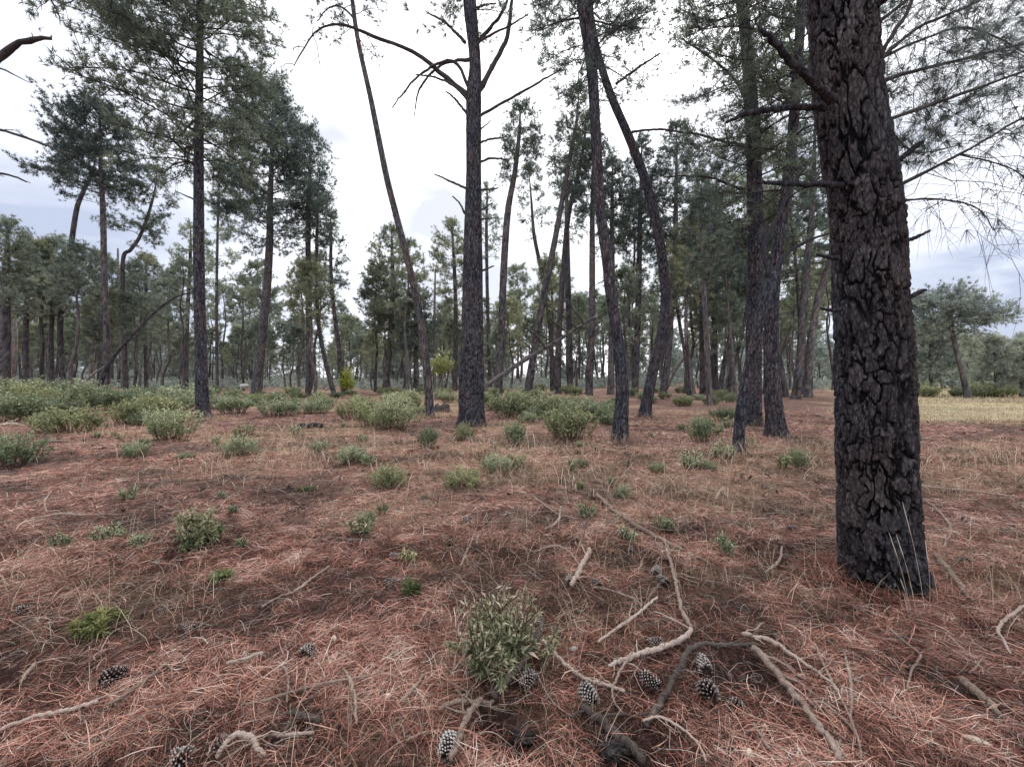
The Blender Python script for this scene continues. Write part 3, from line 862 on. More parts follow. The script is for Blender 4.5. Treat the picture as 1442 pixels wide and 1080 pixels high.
# the group of stems left of the big trunk
px_tree('pine_tree', 'tall pine with a flared foot and pale roots in the clump beside the black trunk',
        [(1094, 612, 34), (1092, 595, 29), (1088, 550, 25), (1086, 473, 22), (1089, 400, 20), (1096, 345, 18), (1111, 243, 16), (1120, 139, 15), (1127, 35, 14), (1129, -20, 14), (1132, -150, 10)], (925, 1240, -230, 300), bark='bark', nseg=80, dv=.03, bd=.028, cu=.06, cv=.2, seed=51, nb=64, leaf='needle', flare=.2,
        cr=dict(el=(-12, 38), k=11, nwid=.013, spacing=.095, gap=.15, bare=.12, tw=1.1), dead=12, twigs=5)
px_tree('pine_tree', 'thick pine standing just behind its neighbour in the clump, limbs starting low',
        [(1060, 597, 29), (1060, 575, 26), (1061, 520, 24), (1063, 440, 24), (1064, 350, 24), (1063, 280, 23), (1061, 208, 21), (1057, 139, 20), (1054, 90, 18), (1048, 30, 16), (1043, -20, 15), (1038, -150, 10)], (915, 1190, -200, 310), bark='bark', nseg=72, dv=.035, bd=.026, cu=.065, cv=.2, seed=53, nb=64, leaf='needle',
        cr=dict(el=(-12, 38), k=11, nwid=.013, spacing=.095, gap=.15, bare=.12, tw=1.1), dead=14, twigs=5,
        branches=[([(1050, 268, 6), (1030, 262, 5), (1000, 250, 4), (960, 248, 3), (935, 250, 2)], dict(tw=8, tl=1.0, tr=.008)), ([(1050, 205, 6), (1020, 200, 5), (985, 190, 4), (940, 184, 3)], dict(tw=6, tl=.9, tr=.008)),
                  ([(1056, 160, 6), (1040, 120, 5), (1005, 85, 4), (960, 55, 3)], dict(tw=8, tl=.9, tr=.008)), ([(1052, 350, 5), (1035, 340, 4), (1022, 334, 2.5)], dict(tw=2, tl=.4, tr=.006))])
px_tree('pine_tree', 'small crooked pine in front of the clump, rising into two curved limbs',
        [(1040, 636, 19), (1040, 620, 17), (1044, 577, 17), (1051, 543, 16), (1058, 508, 15), (1069, 456, 15), (1078, 421, 14), (1088, 392, 13), (1092, 385, 11)], None, bark='bark', nseg=48, dv=.03, bd=.018, cu=.05, cv=.14, seed=57,
        branches=[([(1088, 394, 12), (1100, 380, 10), (1116, 368, 9.5), (1143, 343, 8.5), (1172, 324, 7.5), (1230, 300, 5), (1300, 280, 3)], dict(tw=5, tl=.7, tr=.006, dz=1.5, k=9, mat='bark')),
                  ([(1087, 394, 12), (1084, 369, 10), (1088, 343, 9.5), (1105, 312, 8.5), (1124, 286, 7.5), (1143, 255, 6.5), (1165, 225, 5), (1200, 180, 3)], dict(tw=6, tl=.7, tr=.006, dz=1.0, k=9, mat='bark'))])

# left side
px_tree('pine_tree', 'straight tall pine with flaking pale-flecked bark, standing beside the shrubs on the left',
        [(286, 589, 26), (285, 570, 21), (283, 500, 18.5), (281, 420, 17), (280, 345, 16.5), (280, 208, 14), (281, 104, 11), (283, 0, 9), (284, -60, 7)], (95, 405, -140, 240), bark='bark', nseg=56, dv=.045, bd=.022, cu=.075, cv=.2, seed=61, nb=96, leaf='needle', cr=dict(el=(-6, 40), k=12, nwid=.019, spacing=.10), dead=7, twigs=4,
        branches=[([(279, 230, 5), (262, 228, 3.5), (245, 232, 3), (230, 245, 2)], dict(tw=8, tl=.8, tr=.010, droop=.8)), ([(279, 283, 4), (262, 276, 3), (247, 269, 1.5)], {}), ([(280, 165, 6), (265, 178, 4), (250, 195, 3)], dict(tw=5, tl=.7, tr=.01))])
px_tree('pine_tree', 'leaning dark pine with a broad rounded crown right of the straight tall pine',
        [(359, 560, 15), (362, 530, 13.5), (366, 508, 13), (371, 456, 12.5), (376, 404, 12), (380, 335, 10.5), (380, 300, 9), (382, 243, 7), (384, 180, 5)], (290, 474, 128, 345), seed=63, nb=88, bark='bark_mid', nseg=30, dv=.08, leaf='needle', cr=dict(nwid=.024, k=13, nlen=.20, spacing=.11), dead=6)
px_tree('pine_tree', 'slim upright pine with a narrow crown touching the broad rounded crown',
        [(434, 557, 9), (435, 500, 8.5), (434, 400, 8), (434, 300, 7.5), (436, 250, 5)], (390, 484, 186, 345), seed=65, nb=58, bark='bark_mid', leaf='needle', cr=dict(nwid=.028, nlen=.20, k=10, spacing=.14), dead=7)

MIDKW = dict(nwid=.030, nlen=.23, k=13, spacing=.145, gap=.1)
GM = 'pines one can tell apart in the middle distance'


def mid(label, px, box, nb=34, seed=1, bark='bark_mid', leaf='needle', dead=5, cr=None, twigs=0, **kw):
    k = dict(MIDKW)
    if cr: k.update(cr)
    return px_tree('pine_tree', label, px, box, seed=seed, nb=nb, bark=bark, leaf=leaf, nseg=14, dv=.2, bd=.025, cu=.14, cv=.4, cr=k, dead=dead, twigs=twigs, **kw)


mid('dark upright pine with a full wide crown and bare drooping lower branches on the left', [(150, 556, 12), (150, 470, 11), (147, 387, 10), (145, 300, 9), (142, 243, 7), (141, 190, 5)], (56, 198, 148, 275), 66, 71, dead=10, twigs=5)
mid('grey bent pine that leans right into the full wide crown beside it', [(90, 553, 11), (85, 473, 9.5), (88, 421, 9.5), (97, 369, 9), (107, 300, 8), (115, 275, 7), (125, 255, 5), (132, 235, 3)], (85, 190, 215, 280), 16, 72, dead=6, twigs=3)
mid('forked pine with a lopsided crown sloping up to the right of the full wide crown', [(178, 553, 8), (175, 480, 7.5), (173, 370, 6.5), (184, 352, 6), (196, 335, 5.5), (208, 305, 5), (218, 268, 3)], (150, 250, 238, 345), 26, 73, dead=5, twigs=3)
mid('thin pine with airy crown just right of the straight tall pine', [(306, 553, 5), (305, 450, 4.5), (306, 345, 4), (308, 280, 3)], (285, 345, 235, 420), 28, 74, leaf='needle_far')
mid('low full pine peeping out behind the straight tall pine on its left side', [(262, 550, 7), (264, 450, 6), (268, 360, 5)], (232, 312, 318, 440), 34, 75, leaf='needle_far')
mid('thin pine bowing leftwards as it rises below the narrow crown', [(471, 557, 7.5), (458, 508, 6.5), (448, 449, 6), (446, 370, 5.5), (447, 300, 4)], (425, 478, 262, 370), 26, 76)
mid('slim pine leaning left beside the yellow bush', [(484, 554, 8), (477, 490, 6.5), (467, 404, 5.5), (466, 330, 4)], (442, 495, 302, 440), 30, 77)
mid('slim straight pine with rounded tuft crown right of the thick middle pine', [(701, 558, 12), (706, 473, 10.5), (709, 387, 10), (715, 300, 9), (725, 243, 7), (731, 190, 5)], (702, 775, 148, 262), 40, 78, dead=6, twigs=2)
mid('long thin pine leaning strongly right across the others at the fallen trunk', [(743, 557, 12), (751, 501, 10), (765, 421, 9.5), (782, 335, 8), (793, 275, 7), (804, 215, 6), (812, 170, 4)], (768, 850, 125, 262), 36, 79, dead=5, twigs=2)
mid('thin pine parallel to the long leaning one and just right of it', [(785, 554, 10), (787, 473, 8.5), (794, 369, 7.5), (801, 300, 7), (812, 255, 6), (822, 205, 4)], (795, 868, 165, 290), 34, 80, dead=5)
mid('straight pine between two leaning thin pines', [(803, 551, 9.5), (801, 450, 8.5), (799, 370, 8), (798, 290, 6)], (772, 838, 225, 345), 32, 81, leaf='needle_far')
mid('thin pine sloping left with a small high crown', [(778, 550, 7), (776, 480, 6), (739, 439, 0.1)][:2] + [(771, 430, 6), (762, 380, 5.5), (752, 330, 5)], (725, 778, 235, 335), 24, 82, leaf='needle_far')
mid('very thin pole-like pine close behind the thick middle pine', [(690, 548, 6), (687, 450, 5), (685, 335, 4.5), (686, 280, 3)], (660, 712, 262, 370), 26, 83, leaf='needle_far')
mid('straight brown pine seen between the long leaning pine and the dark curving one', [(829, 557, 11), (833, 473, 9.5), (834, 370, 8.5), (834, 300, 7), (836, 240, 5)], (795, 880, 200, 335), 40, 84)
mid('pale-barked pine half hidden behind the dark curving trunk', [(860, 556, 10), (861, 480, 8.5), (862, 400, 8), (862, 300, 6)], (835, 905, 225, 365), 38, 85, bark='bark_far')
mid('upright pine between the dark curving trunk and the bowed one', [(894, 556, 10), (897, 480, 9), (899, 421, 8.5), (901, 330, 7), (903, 250, 5)], (860, 950, 195, 380), 48, 86)
mid('pine standing just right of the foot of the bowed trunk', [(933, 557, 11), (941, 500, 9.5), (945, 440, 9), (950, 370, 8), (952, 280, 6)], (905, 1005, 175, 370), 56, 87)
mid('thin dark pine leaning left, crossed by a leaning dead pole', [(971, 556, 7), (966, 508, 5.5), (957, 456, 5), (950, 400, 4)], (925, 985, 330, 440), 22, 88)
mid('straight dark pine in front of its pale neighbour', [(990, 555, 10), (989, 480, 9), (989, 404, 8), (988, 320, 6)], (955, 1035, 250, 410), 46, 89)
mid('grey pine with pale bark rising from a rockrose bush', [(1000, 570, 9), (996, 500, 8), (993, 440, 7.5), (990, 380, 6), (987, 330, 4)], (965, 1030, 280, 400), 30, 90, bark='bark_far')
mid('upright pine directly right of the grey pale-barked pine', [(1007, 554, 10), (1006, 480, 8.5), (1006, 400, 8), (1008, 320, 6)], (975, 1050, 235, 400), 46, 91)
mid('thin pine leaning right, the first of two alike', [(1013, 556, 8), (1022, 500, 7), (1034, 445, 6), (1041, 390, 4)], (1005, 1075, 320, 430), 26, 92)
mid('thin pine leaning right, the second of two alike, closer to the clump', [(1024, 556, 8), (1034, 510, 7), (1043, 480, 6), (1052, 430, 4)], (1020, 1085, 340, 450), 24, 93)
mid('slender pale stem leaning left at the foot of the clump', [(1036, 560, 6), (1032, 510, 5.5), (1027, 456, 5), (1022, 400, 3)], (990, 1050, 330, 430), 22, 94, bark='bark_far')
mid('smooth dark pine left of its twin, between the clump and the black trunk', [(1121, 561, 15), (1127, 508, 13), (1130, 456, 12), (1135, 387, 11), (1142, 317, 10), (1146, 240, 7)], (1085, 1215, 150, 400), 50, 95, cr=dict(gap=.45, bare=.5), dead=14, twigs=6)
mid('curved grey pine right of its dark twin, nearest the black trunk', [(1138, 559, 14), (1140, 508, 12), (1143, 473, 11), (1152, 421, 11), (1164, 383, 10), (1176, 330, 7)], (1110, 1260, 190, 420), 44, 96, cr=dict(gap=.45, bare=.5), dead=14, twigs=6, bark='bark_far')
mid('pine with tapering crown left of the slender leaning bare pine', [(542, 553, 9), (550, 473, 7.5), (553, 397, 6.5), (552, 350, 4)], (502, 588, 322, 455), 46, 97, leaf='needle_far')
mid('tall far pine with a light round top left of the thick middle pine', [(640, 551, 7), (642, 460, 6), (640, 380, 5), (637, 330, 3)], (594, 668, 312, 440), 44, 98, leaf='needle_far')
mid('dark full pine with drooping low boughs behind the slender leaning pine', [(586, 553, 8), (586, 480, 7), (586, 420, 5)], (552, 628, 405, 505), 40, 99, cr=dict(el=(-20, 25)))
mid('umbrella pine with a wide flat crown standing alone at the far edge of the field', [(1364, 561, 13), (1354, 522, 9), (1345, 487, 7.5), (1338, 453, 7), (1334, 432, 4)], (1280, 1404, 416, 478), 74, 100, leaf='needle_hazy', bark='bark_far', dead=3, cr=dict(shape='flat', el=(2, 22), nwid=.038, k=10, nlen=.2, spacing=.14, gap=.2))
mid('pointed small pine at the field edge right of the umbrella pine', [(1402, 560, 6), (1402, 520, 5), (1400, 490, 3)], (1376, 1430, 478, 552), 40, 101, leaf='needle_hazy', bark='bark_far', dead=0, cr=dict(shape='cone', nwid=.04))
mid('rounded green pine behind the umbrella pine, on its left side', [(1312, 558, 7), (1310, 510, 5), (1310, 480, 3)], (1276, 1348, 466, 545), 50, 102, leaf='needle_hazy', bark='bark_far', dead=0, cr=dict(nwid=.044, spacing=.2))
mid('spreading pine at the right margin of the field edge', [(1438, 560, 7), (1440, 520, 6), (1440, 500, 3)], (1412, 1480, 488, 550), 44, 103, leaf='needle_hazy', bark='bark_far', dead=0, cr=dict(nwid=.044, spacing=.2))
mid('big bushy pine with pale-topped crown at the left edge of the wood', [(6, 556, 20), (7, 480, 18), (8, 400, 14), (10, 350, 8)], (-45, 58, 312, 440), 56, 104, leaf='needle_far')
mid('dark pine with dense crown beside the pale dead trunk', [(38, 553, 12), (36, 480, 10), (38, 420, 7)], (20, 118, 352, 455), 50, 105, leaf='needle_far')
mid('twin-stemmed looking dark pine behind the grey bent pine', [(74, 553, 10), (72, 480, 8), (76, 400, 6)], (50, 135, 338, 450), 46, 106, leaf='needle_far')
mid('far pine with a clear round crown between the forked pine and the straight tall pine', [(206, 551, 7), (205, 450, 6), (206, 385, 4)], (172, 240, 362, 450), 42, 107, leaf='needle_far')

# dead and leaning stems
mid('bleached dead trunk with broken top at the left edge', [(14, 550, 10), (21, 473, 9), (14, 421, 7.5), (9, 385, 4)], None, 0, 111, bark='bark_pale', dead=9, twigs=4, cat='dead tree')
mid('pale slim dead trunk left of the dark upright pine', [(127, 549, 8), (132, 473, 6.5), (134, 411, 6), (135, 360, 3)], None, 0, 112, bark='bark_pale', dead=9, twigs=3, cat='dead tree')
mid('pale thin stem right of the dark upright pine', [(173, 549, 6), (171, 480, 5.5), (167, 418, 5), (166, 350, 3)], None, 0, 113, bark='bark_pale', dead=6, twigs=3, cat='dead tree')
mid('pale slim stem seen just right of the slender leaning pine', [(612, 549, 4.5), (611, 500, 4), (612, 430, 3.5), (613, 380, 2)], None, 0, 114, bark='bark_pale', dead=5, twigs=2, cat='dead tree')
px_tree('leaning_tree', 'dark bent stem curving over to the right from the left-hand shrubs', [(137, 563, 8), (146, 530, 7), (158, 506, 6), (174, 486, 5.2), (208, 449, 4), (243, 421, 3), (276, 410, 1.6)], None, bark='bark', nseg=12, dv=.12, bd=.012, seed=115, cat='leaning tree')
root = px_tree('fallen_tree', 'fallen grey dead trunk propped slantwise against the leaning thin pines, bare branches upward',
               [(655, 558, 7, 27), (681, 545, 7, 27), (716, 522, 6.5, 28), (750, 500, 6, 28.5), (785, 480, 5, 29), (812, 462, 4, 29.5), (838, 446, 2.5, 30)], None, d=27.5, bark='bark_far', nseg=12, dv=.15, bd=.012, seed=116, cat='fallen tree',
               branches=[([(x, y, 3, 28.6), (x - 8 - i % 3 * 6, y - 12 - i % 2 * 5, 2.2, 28.3), (x - 22 - i % 3 * 8, y - 22 - (i * 7) % 9, 1.2, 28)], dict(tw=4, tl=.8, tr=.010, droop=-.2, mat='dead_wood')) for i, (x, y) in enumerate(((752, 499), (768, 490), (780, 483), (792, 475), (800, 470), (812, 462), (822, 456)))] +
               [([(735, 508, 3, 28.3), (734, 520, 2, 28), (738, 530, 1.2, 28)], {}), ([(826, 453, 3, 29.7), (845, 445, 2, 29.7), (862, 432, 1.2, 29.7)], dict(tw=8, tl=1.0, tr=.010)), ([(815, 460, 3, 29.5), (835, 465, 2, 29.2), (850, 470, 1, 29)], dict(tw=6, tl=.8, tr=.010))])
px_tree('leaning_pole', 'bare grey dead pole leaning right behind the bowed dark trunk', [(936, 552, 5), (952, 520, 4.5), (970, 497, 4), (990, 476, 2.5)], None, bark='bark_pale', nseg=10, dv=.2, bd=.008, seed=117, cat='dead tree')
px_tree('leaning_pole', 'grey dead pole on the left, slanting up out of the rockrose beside brown brush', [(96, 561, 6), (115, 541, 5), (132, 526, 3.5), (147, 516, 2)], None, bark='bark_pale', nseg=10, dv=.15, bd=.008, seed=118, cat='dead tree')
# tree outside the frame whose broken limbs reach in at the upper left
dk = dict(k=9)
px_tree('dead_pine', 'old pine on the left whose broken dead limbs reach in from the top left edge', [(-120, 735, 62), (-118, 600, 55), (-112, 300, 48), (-108, 0, 40), (-105, -250, 26)], None, d=4.6, bark='bark', nseg=48, dv=.03, bd=.03, cu=.06, cv=.16, seed=119,
        branches=[([(-110, 170, 30), (-60, 130, 26), (-15, 95, 22), (2, 76, 18), (22, 62, 14), (40, 56, 12), (58, 54, 10), (71, 53, 7)], dict(k=9, tw=5, tl=.10, tr=.012, ts=.82, droop=-.2, sub=2)),
                  ([(-105, 165, 12), (-40, 176, 9), (0, 183, 7), (25, 190, 6.5), (60, 203, 5), (88, 215, 4), (106, 219, 2.5)], dict(k=8, tw=4, tl=.12, tr=.005, ts=.5)),
                  ([(-105, 250, 9), (-40, 242, 7), (0, 244, 5.5), (20, 249, 5), (38, 256, 3.5)], dict(k=8, tw=3, tl=.10, tr=.005, ts=.7)),
                  ([(-105, 95, 9), (-40, 92, 6), (0, 97, 4.5), (20, 106, 3.5), (40, 116, 1.5)], dk),
                  ([(-105, -120, 12), (0, -60, 8), (55, -20, 5), (72, 2, 4), (82, 22, 3), (85, 36, 1.5)], dict(k=7, tw=8, tl=.25, tr=.004, ts=.6))])

# ------------------------------------------------------------------ the far wood: kinds built once, then copied
PROTO = []


def far_proto(seed, H, r, z0f, R, nb, leaf, bark, shape='round', el=(-5, 40), bend=0.0, gap=.12, k=10, nwid=.044):
    rg = np.random.default_rng(seed)
    z = np.linspace(0, H, 7)
    P = np.stack([bend * np.sin(z / H * 2.6) + .12 * rg.normal(size=7), .12 * rg.normal(size=7), z, r * (1 - .85 * (z / H) ** 1.3)], 1)
    P[0, :2] = 0
    mb = MB(); ax = trunk(mb, P, 9, .4, .03, .2, .6, seed)
    lm, nm = MB(), MB()
    crown(lm, nm, ax, H * z0f, H, R, R, nb, seed, k=13, nlen=.27, nwid=nwid, shape=shape, el=el, gap=gap, spacing=.19, k_l=3)
    # bare twiggy limbs under the crown
    for i in range(9):
        zz = H * (z0f * (.35 + .6 * rg.random())); b = np.array([np.interp(zz, ax[:, 2], ax[:, j]) for j in range(3)])
        az = rg.random() * 6.28; L = .5 + 1.2 * rg.random()
        C = b + np.array([math.cos(az), math.sin(az), .1 - .4 * rg.random()]) * (np.linspace(0, L, 5))[:, None]
        tubes(lm, C, np.linspace(.022, .008, 5), 3, .5, cap=False)
    mb.merge(lm)
    return mb, nm, M[bark], M[leaf]


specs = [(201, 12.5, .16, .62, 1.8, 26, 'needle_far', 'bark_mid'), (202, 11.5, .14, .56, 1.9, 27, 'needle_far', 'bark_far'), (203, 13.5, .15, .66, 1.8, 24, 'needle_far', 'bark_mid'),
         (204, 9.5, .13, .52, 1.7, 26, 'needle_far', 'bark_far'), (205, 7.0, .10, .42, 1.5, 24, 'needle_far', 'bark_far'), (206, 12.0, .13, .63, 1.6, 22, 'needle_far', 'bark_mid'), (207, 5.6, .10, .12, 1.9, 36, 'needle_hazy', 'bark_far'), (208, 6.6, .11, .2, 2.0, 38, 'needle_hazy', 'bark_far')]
bends = [.5, -.3, .9, .2, .1, -1.0, .1, .3]
roots = []; PM = []
for sp_, bd_ in zip(specs, bends):
    PM.append(far_proto(*sp_, bend=bd_))
rgf = np.random.default_rng(77)
LBL = {'l': 'one of the slim dark pines crowding the far wood on the left of the photo', 'm': 'one of the slim pines crowding the far wood behind the middle shrubs', 'r': 'one of the pale green pines lining the far side of the open field'}
GRP = {'l': 'pines of the far wood on the left', 'm': 'pines of the far wood behind the middle', 'r': 'pines lining the far side of the field'}
first = {}
placed = []
count = 0
tries = 0
while count < 248 and tries < 6000:
    tries += 1
    px = rgf.uniform(-90, 1530); d = 30 + 52 * rgf.random() ** .8
    if px > 1270: d = rgf.uniform(38, 85)
    if 880 < px < 1150 and rgf.random() < .3: d = rgf.uniform(28, 42)
    if 1150 < px <= 1290 and d < 40: continue
    X = (px - CX) / FPX * d
    if any((X - a) ** 2 + (d - b) ** 2 < 2.0 for a, b in placed): continue
    right = px > 1185
    if right and rgf.random() < .35: continue
    if 590 < px < 860 and (d < 42 or rgf.random() < .3): continue
    # keep the bright gaps of the skyline open
    pk = rgf.choice([6, 7, 4] if right else [0, 1, 2, 3, 4, 5, 3, 4, 4], 1)[0]
    sc = rgf.uniform(.82, 1.15)
    if right: sc = rgf.uniform(.75, 1.0) * min(1.25, d / 48)
    else:
        Ht = specs[pk][1] * sc
        lim = {0: 185, 1: 160, 2: 190, 3: 215, 4: 330, 5: 340}[min(5, max(0, int((px + 0) / 205)))]
        if px > 700:
            pk = int(rgf.choice([0, 2, 5, 1, 3, 4], 1)[0])
            sc = rgf.uniform(.95, 1.45); Ht = specs[pk][1] * sc
        Hmax = CAM_H + lim / FPX * d
        if Ht > Hmax: sc *= Hmax / Ht
        if sc < .55: continue
    placed.append((X, d))
    zone = 'r' if right else ('l' if px < 560 else 'm')
    loc = (X, d, float(gz(X, d)) if d < 60 else 0)
    rz = rgf.uniform(0, 6.28); tl = (rgf.normal() * .035, rgf.normal() * .045)
    if pk not in first:
        mb, nm, bm_, lm_ = PM[pk]
        r0 = empty('pine_tree', loc, LBL[zone], 'pine tree', GRP[zone])
        mb.build('trunk', bm_, r0); nm.build('crown', lm_, r0, smooth=False)
        r0.rotation_euler = (tl[0], tl[1], rz); r0.scale = (sc, sc, sc)
        first[pk] = r0
    else:
        copy_tree(first[pk], loc, rz, sc, LBL[zone], GRP[zone], tilt=tl)
    count += 1
print('far trees', count, 'tries', tries)

# the wood beyond, which reads as one mass: cheap crowns on trunks, low boughs and brush under them
fw = MB(); ft = MB()
FP = []
for i, (H, z0f, R) in enumerate(((11, .3, 2.4), (9, .2, 2.2), (12.5, .42, 2.2), (6, .08, 2.3), (4.0, .0, 2.0))):
    nm, lm = MB(), MB()
    ax = np.array([[0, 0, z, .12 * (1 - .8 * z / H)] for z in np.linspace(0, H, 6)])
    crown(lm, nm, ax, H * z0f, H, R, R, 22, 700 + i, k=5, nlen=.36, nwid=.13, gap=.1, spacing=.42, el=(-8, 40), k_l=3)
    tk = MB(); tubes(tk, ax[:, :3], ax[:, 3], 6, .5)
    FP.append((nm, tk))
for i in range(430):
    px = rgf.uniform(-200, 1640); d = rgf.uniform(72, 140)
    right = px > 1180
    pk = int(rgf.choice([3, 4, 3, 1] if right else [0, 1, 2, 3, 4, 0, 1, 3], 1)[0])
    sc = rgf.uniform(.8, 1.15) * (.9 if right else 1.0)
    if right: sc *= min(1.0, d / 110)
    a = rgf.uniform(0, 6.28); ca, sa = math.cos(a) * sc, math.sin(a) * sc
    MM = np.array([[ca, -sa, 0], [sa, ca, 0], [0, 0, sc]])
    off = ((px - CX) / FPX * d, d, -.2)
    fw.merge(FP[pk][0], MM, off); ft.merge(FP[pk][1], MM, off)
br = crown
for i in range(900):                          # brush on the forest floor between the far trunks
    px = rgf.uniform(-200, 1640); d = rgf.uniform(46, 150)
    if px > 1150 and d < 60: continue
    n_ = 60; h = rgf.uniform(.5, 1.4) if d < 75 else rgf.uniform(.8, 3.2)
    O = np.stack([rgf.normal(size=n_) * 1.3, rgf.normal(size=n_) * .8, h * rgf.random(n_)], 1) + np.array([(px - CX) / FPX * d, d, -.1])
    needles(fw, O, rgf.normal(size=(n_, 3)) + np.array([0, 0, .5]), 7, .34, .11, .8, rgf, .5, .5)
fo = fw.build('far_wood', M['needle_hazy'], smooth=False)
tag(fo, 'haze-tinted green mass of the wood far behind all the trunks', 'woodland', kind='stuff')
ft.build('trunks', M['bark_far'], fo)['kind'] = 'stuff'


# ------------------------------------------------------------------ shrubs
def shrub_mesh(seed, H, Wd, nst, leaves_per, ll, lw, hero=False):
    """Upright rockrose: (foliage, stems) around the origin."""
    rg = np.random.default_rng(seed)
    st, lf = MB(), MB()
    O = []; D = []; T = []
    for i in range(nst):
        az = rg.random() * 2 * PI; sp_ = Wd * .5 * math.sqrt(rg.random())
        h = H * (.55 + .45 * rg.random()) * (1 - .35 * (sp_ / (Wd * .5)) ** 2)
        u = np.linspace(0, 1, 8)
        hd = np.array([math.cos(az), math.sin(az), 0]); pr = np.array([-hd[1], hd[0], 0])
        C = hd * (sp_ * (.55 + .45 * u ** .8))[:, None] + np.array([0, 0, 1.]) * (h * (u - .12 * u ** 3 * rg.random()))[:, None] + pr * (.10 * Wd * np.sin(u * 4 + rg.random() * 6) * u * rg.random())[:, None]
        C[:, 2] -= .02
        tubes(st, C, np.linspace(.0065, .002, 8) * (1 if H < .7 else 1.3), 4, .35 + .3 * rg.random(), cap=False)
        # side shoots
        ns = int(3 + 4 * rg.random())
        shoots = [(C, 1.0)]
        for j in range(ns):
            s0 = .25 + .6 * rg.random()
            b = np.array([np.interp(s0, u, C[:, q]) for q in range(3)])
            L = h * (.18 + .22 * rg.random()); a2 = rg.random() * 2 * PI
            dd = norm(np.array([math.cos(a2), math.sin(a2), .7 + .8 * rg.random()]))
            C2 = b + dd * (L * np.linspace(0, 1, 5))[:, None]
            C2[:, 2] += .12 * L * np.linspace(0, 1, 5) ** 2
            tubes(st, C2, np.linspace(.0035, .0015, 5), 3, .4, cap=False)
            shoots.append((C2, .55))
        for S, wgt in shoots:
            n = max(4, int(leaves_per * wgt))
            s = (.22 if wgt == 1 else .05) + (.78 if wgt == 1 else .95) * rg.random(n) ** .7
            us = np.linspace(0, 1, len(S))
            o = np.stack([np.interp(s, us, S[:, q]) for q in range(3)], 1)
            ax = norm(S[-1] - S[0])
            dd = norm(rg.normal(size=(n, 3)) * .8 + ax * (.25 + 1.3 * s[:, None] ** 3) + np.array([0, 0, -.10]))
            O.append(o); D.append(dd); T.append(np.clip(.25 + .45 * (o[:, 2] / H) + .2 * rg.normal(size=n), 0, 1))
    O = np.concatenate(O); D = np.concatenate(D); T = np.concatenate(T)
    n = len(O)
    L = ll * (.6 + .7 * rg.random(n)); Wl = lw * (.7 + .6 * rg.random(n))
    side = norm(np.cross(D, np.array([0, 0, 1.]) + .5 * rg.normal(size=(n, 3)))); up = np.cross(side, D)
    fold = .35
    b = O; tip = O + D * L[:, None] - up * (L * .22)[:, None]
    mid_ = O + D * (L * .5)[:, None] + up * (L * .02)[:, None]
    l = mid_ + side * (Wl / 2)[:, None] + up * (Wl * fold * .5)[:, None]; r = mid_ - side * (Wl / 2)[:, None] + up * (Wl * fold * .5)[:, None]
    V = np.stack([b, r, mid_, l, tip], 1).reshape(-1, 3)
    i0 = np.arange(n) * 5
    F = np.concatenate([np.stack([i0, i0 + 1, i0 + 2], 1), np.stack([i0, i0 + 2, i0 + 3], 1), np.stack([i0 + 1, i0 + 4, i0 + 2], 1), np.stack([i0 + 2, i0 + 4, i0 + 3], 1)])
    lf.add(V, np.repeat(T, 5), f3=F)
    return lf, st


def plant(name, label, cat, loc, lf, st, leafmat, group=None, rz=0, sc=1.0):
    r = empty(name, loc, label, cat, group)
    lf.build('foliage', leafmat, r, smooth=False)
    st.build('stems', M['stem'], r)
    r.rotation_euler = (0, 0, rz); r.scale = (sc,) * 3
    return r


rgs = np.random.default_rng(99)
SH = [shrub_mesh(300 + i, 1.0, 1.1 + .25 * (i % 3), 38 + 6 * (i % 3), 19, .085, .025) for i in range(6)]
SHF = {}


def put_shrub(px, py, hpx, wpx, label, group=None, name='rockrose_shrub', cat='shrub'):
    p = G(px, py); d = p[1]
    H = .88 * hpx / FPX * d
    i = int(rgs.integers(0, len(SH)))
    sc = H / .92; asp = np.clip((wpx / hpx) / 1.1, .6, 1.6)
    loc = (p[0], p[1], p[2] - .02)
    rz = rgs.uniform(0, 6.28)
    if i not in SHF:
        r = plant(name, label, cat, loc, SH[i][0], SH[i][1], M['shrub'], group, rz)
        SHF[i] = r
        r.scale = (sc * asp, sc * asp, sc)
    else:
        r = copy_tree(SHF[i], loc, rz, sc, label, group)
        r.scale = (sc * asp, sc * asp, sc)
        if group is None and 'group' in r.keys(): del r['group']
    return r


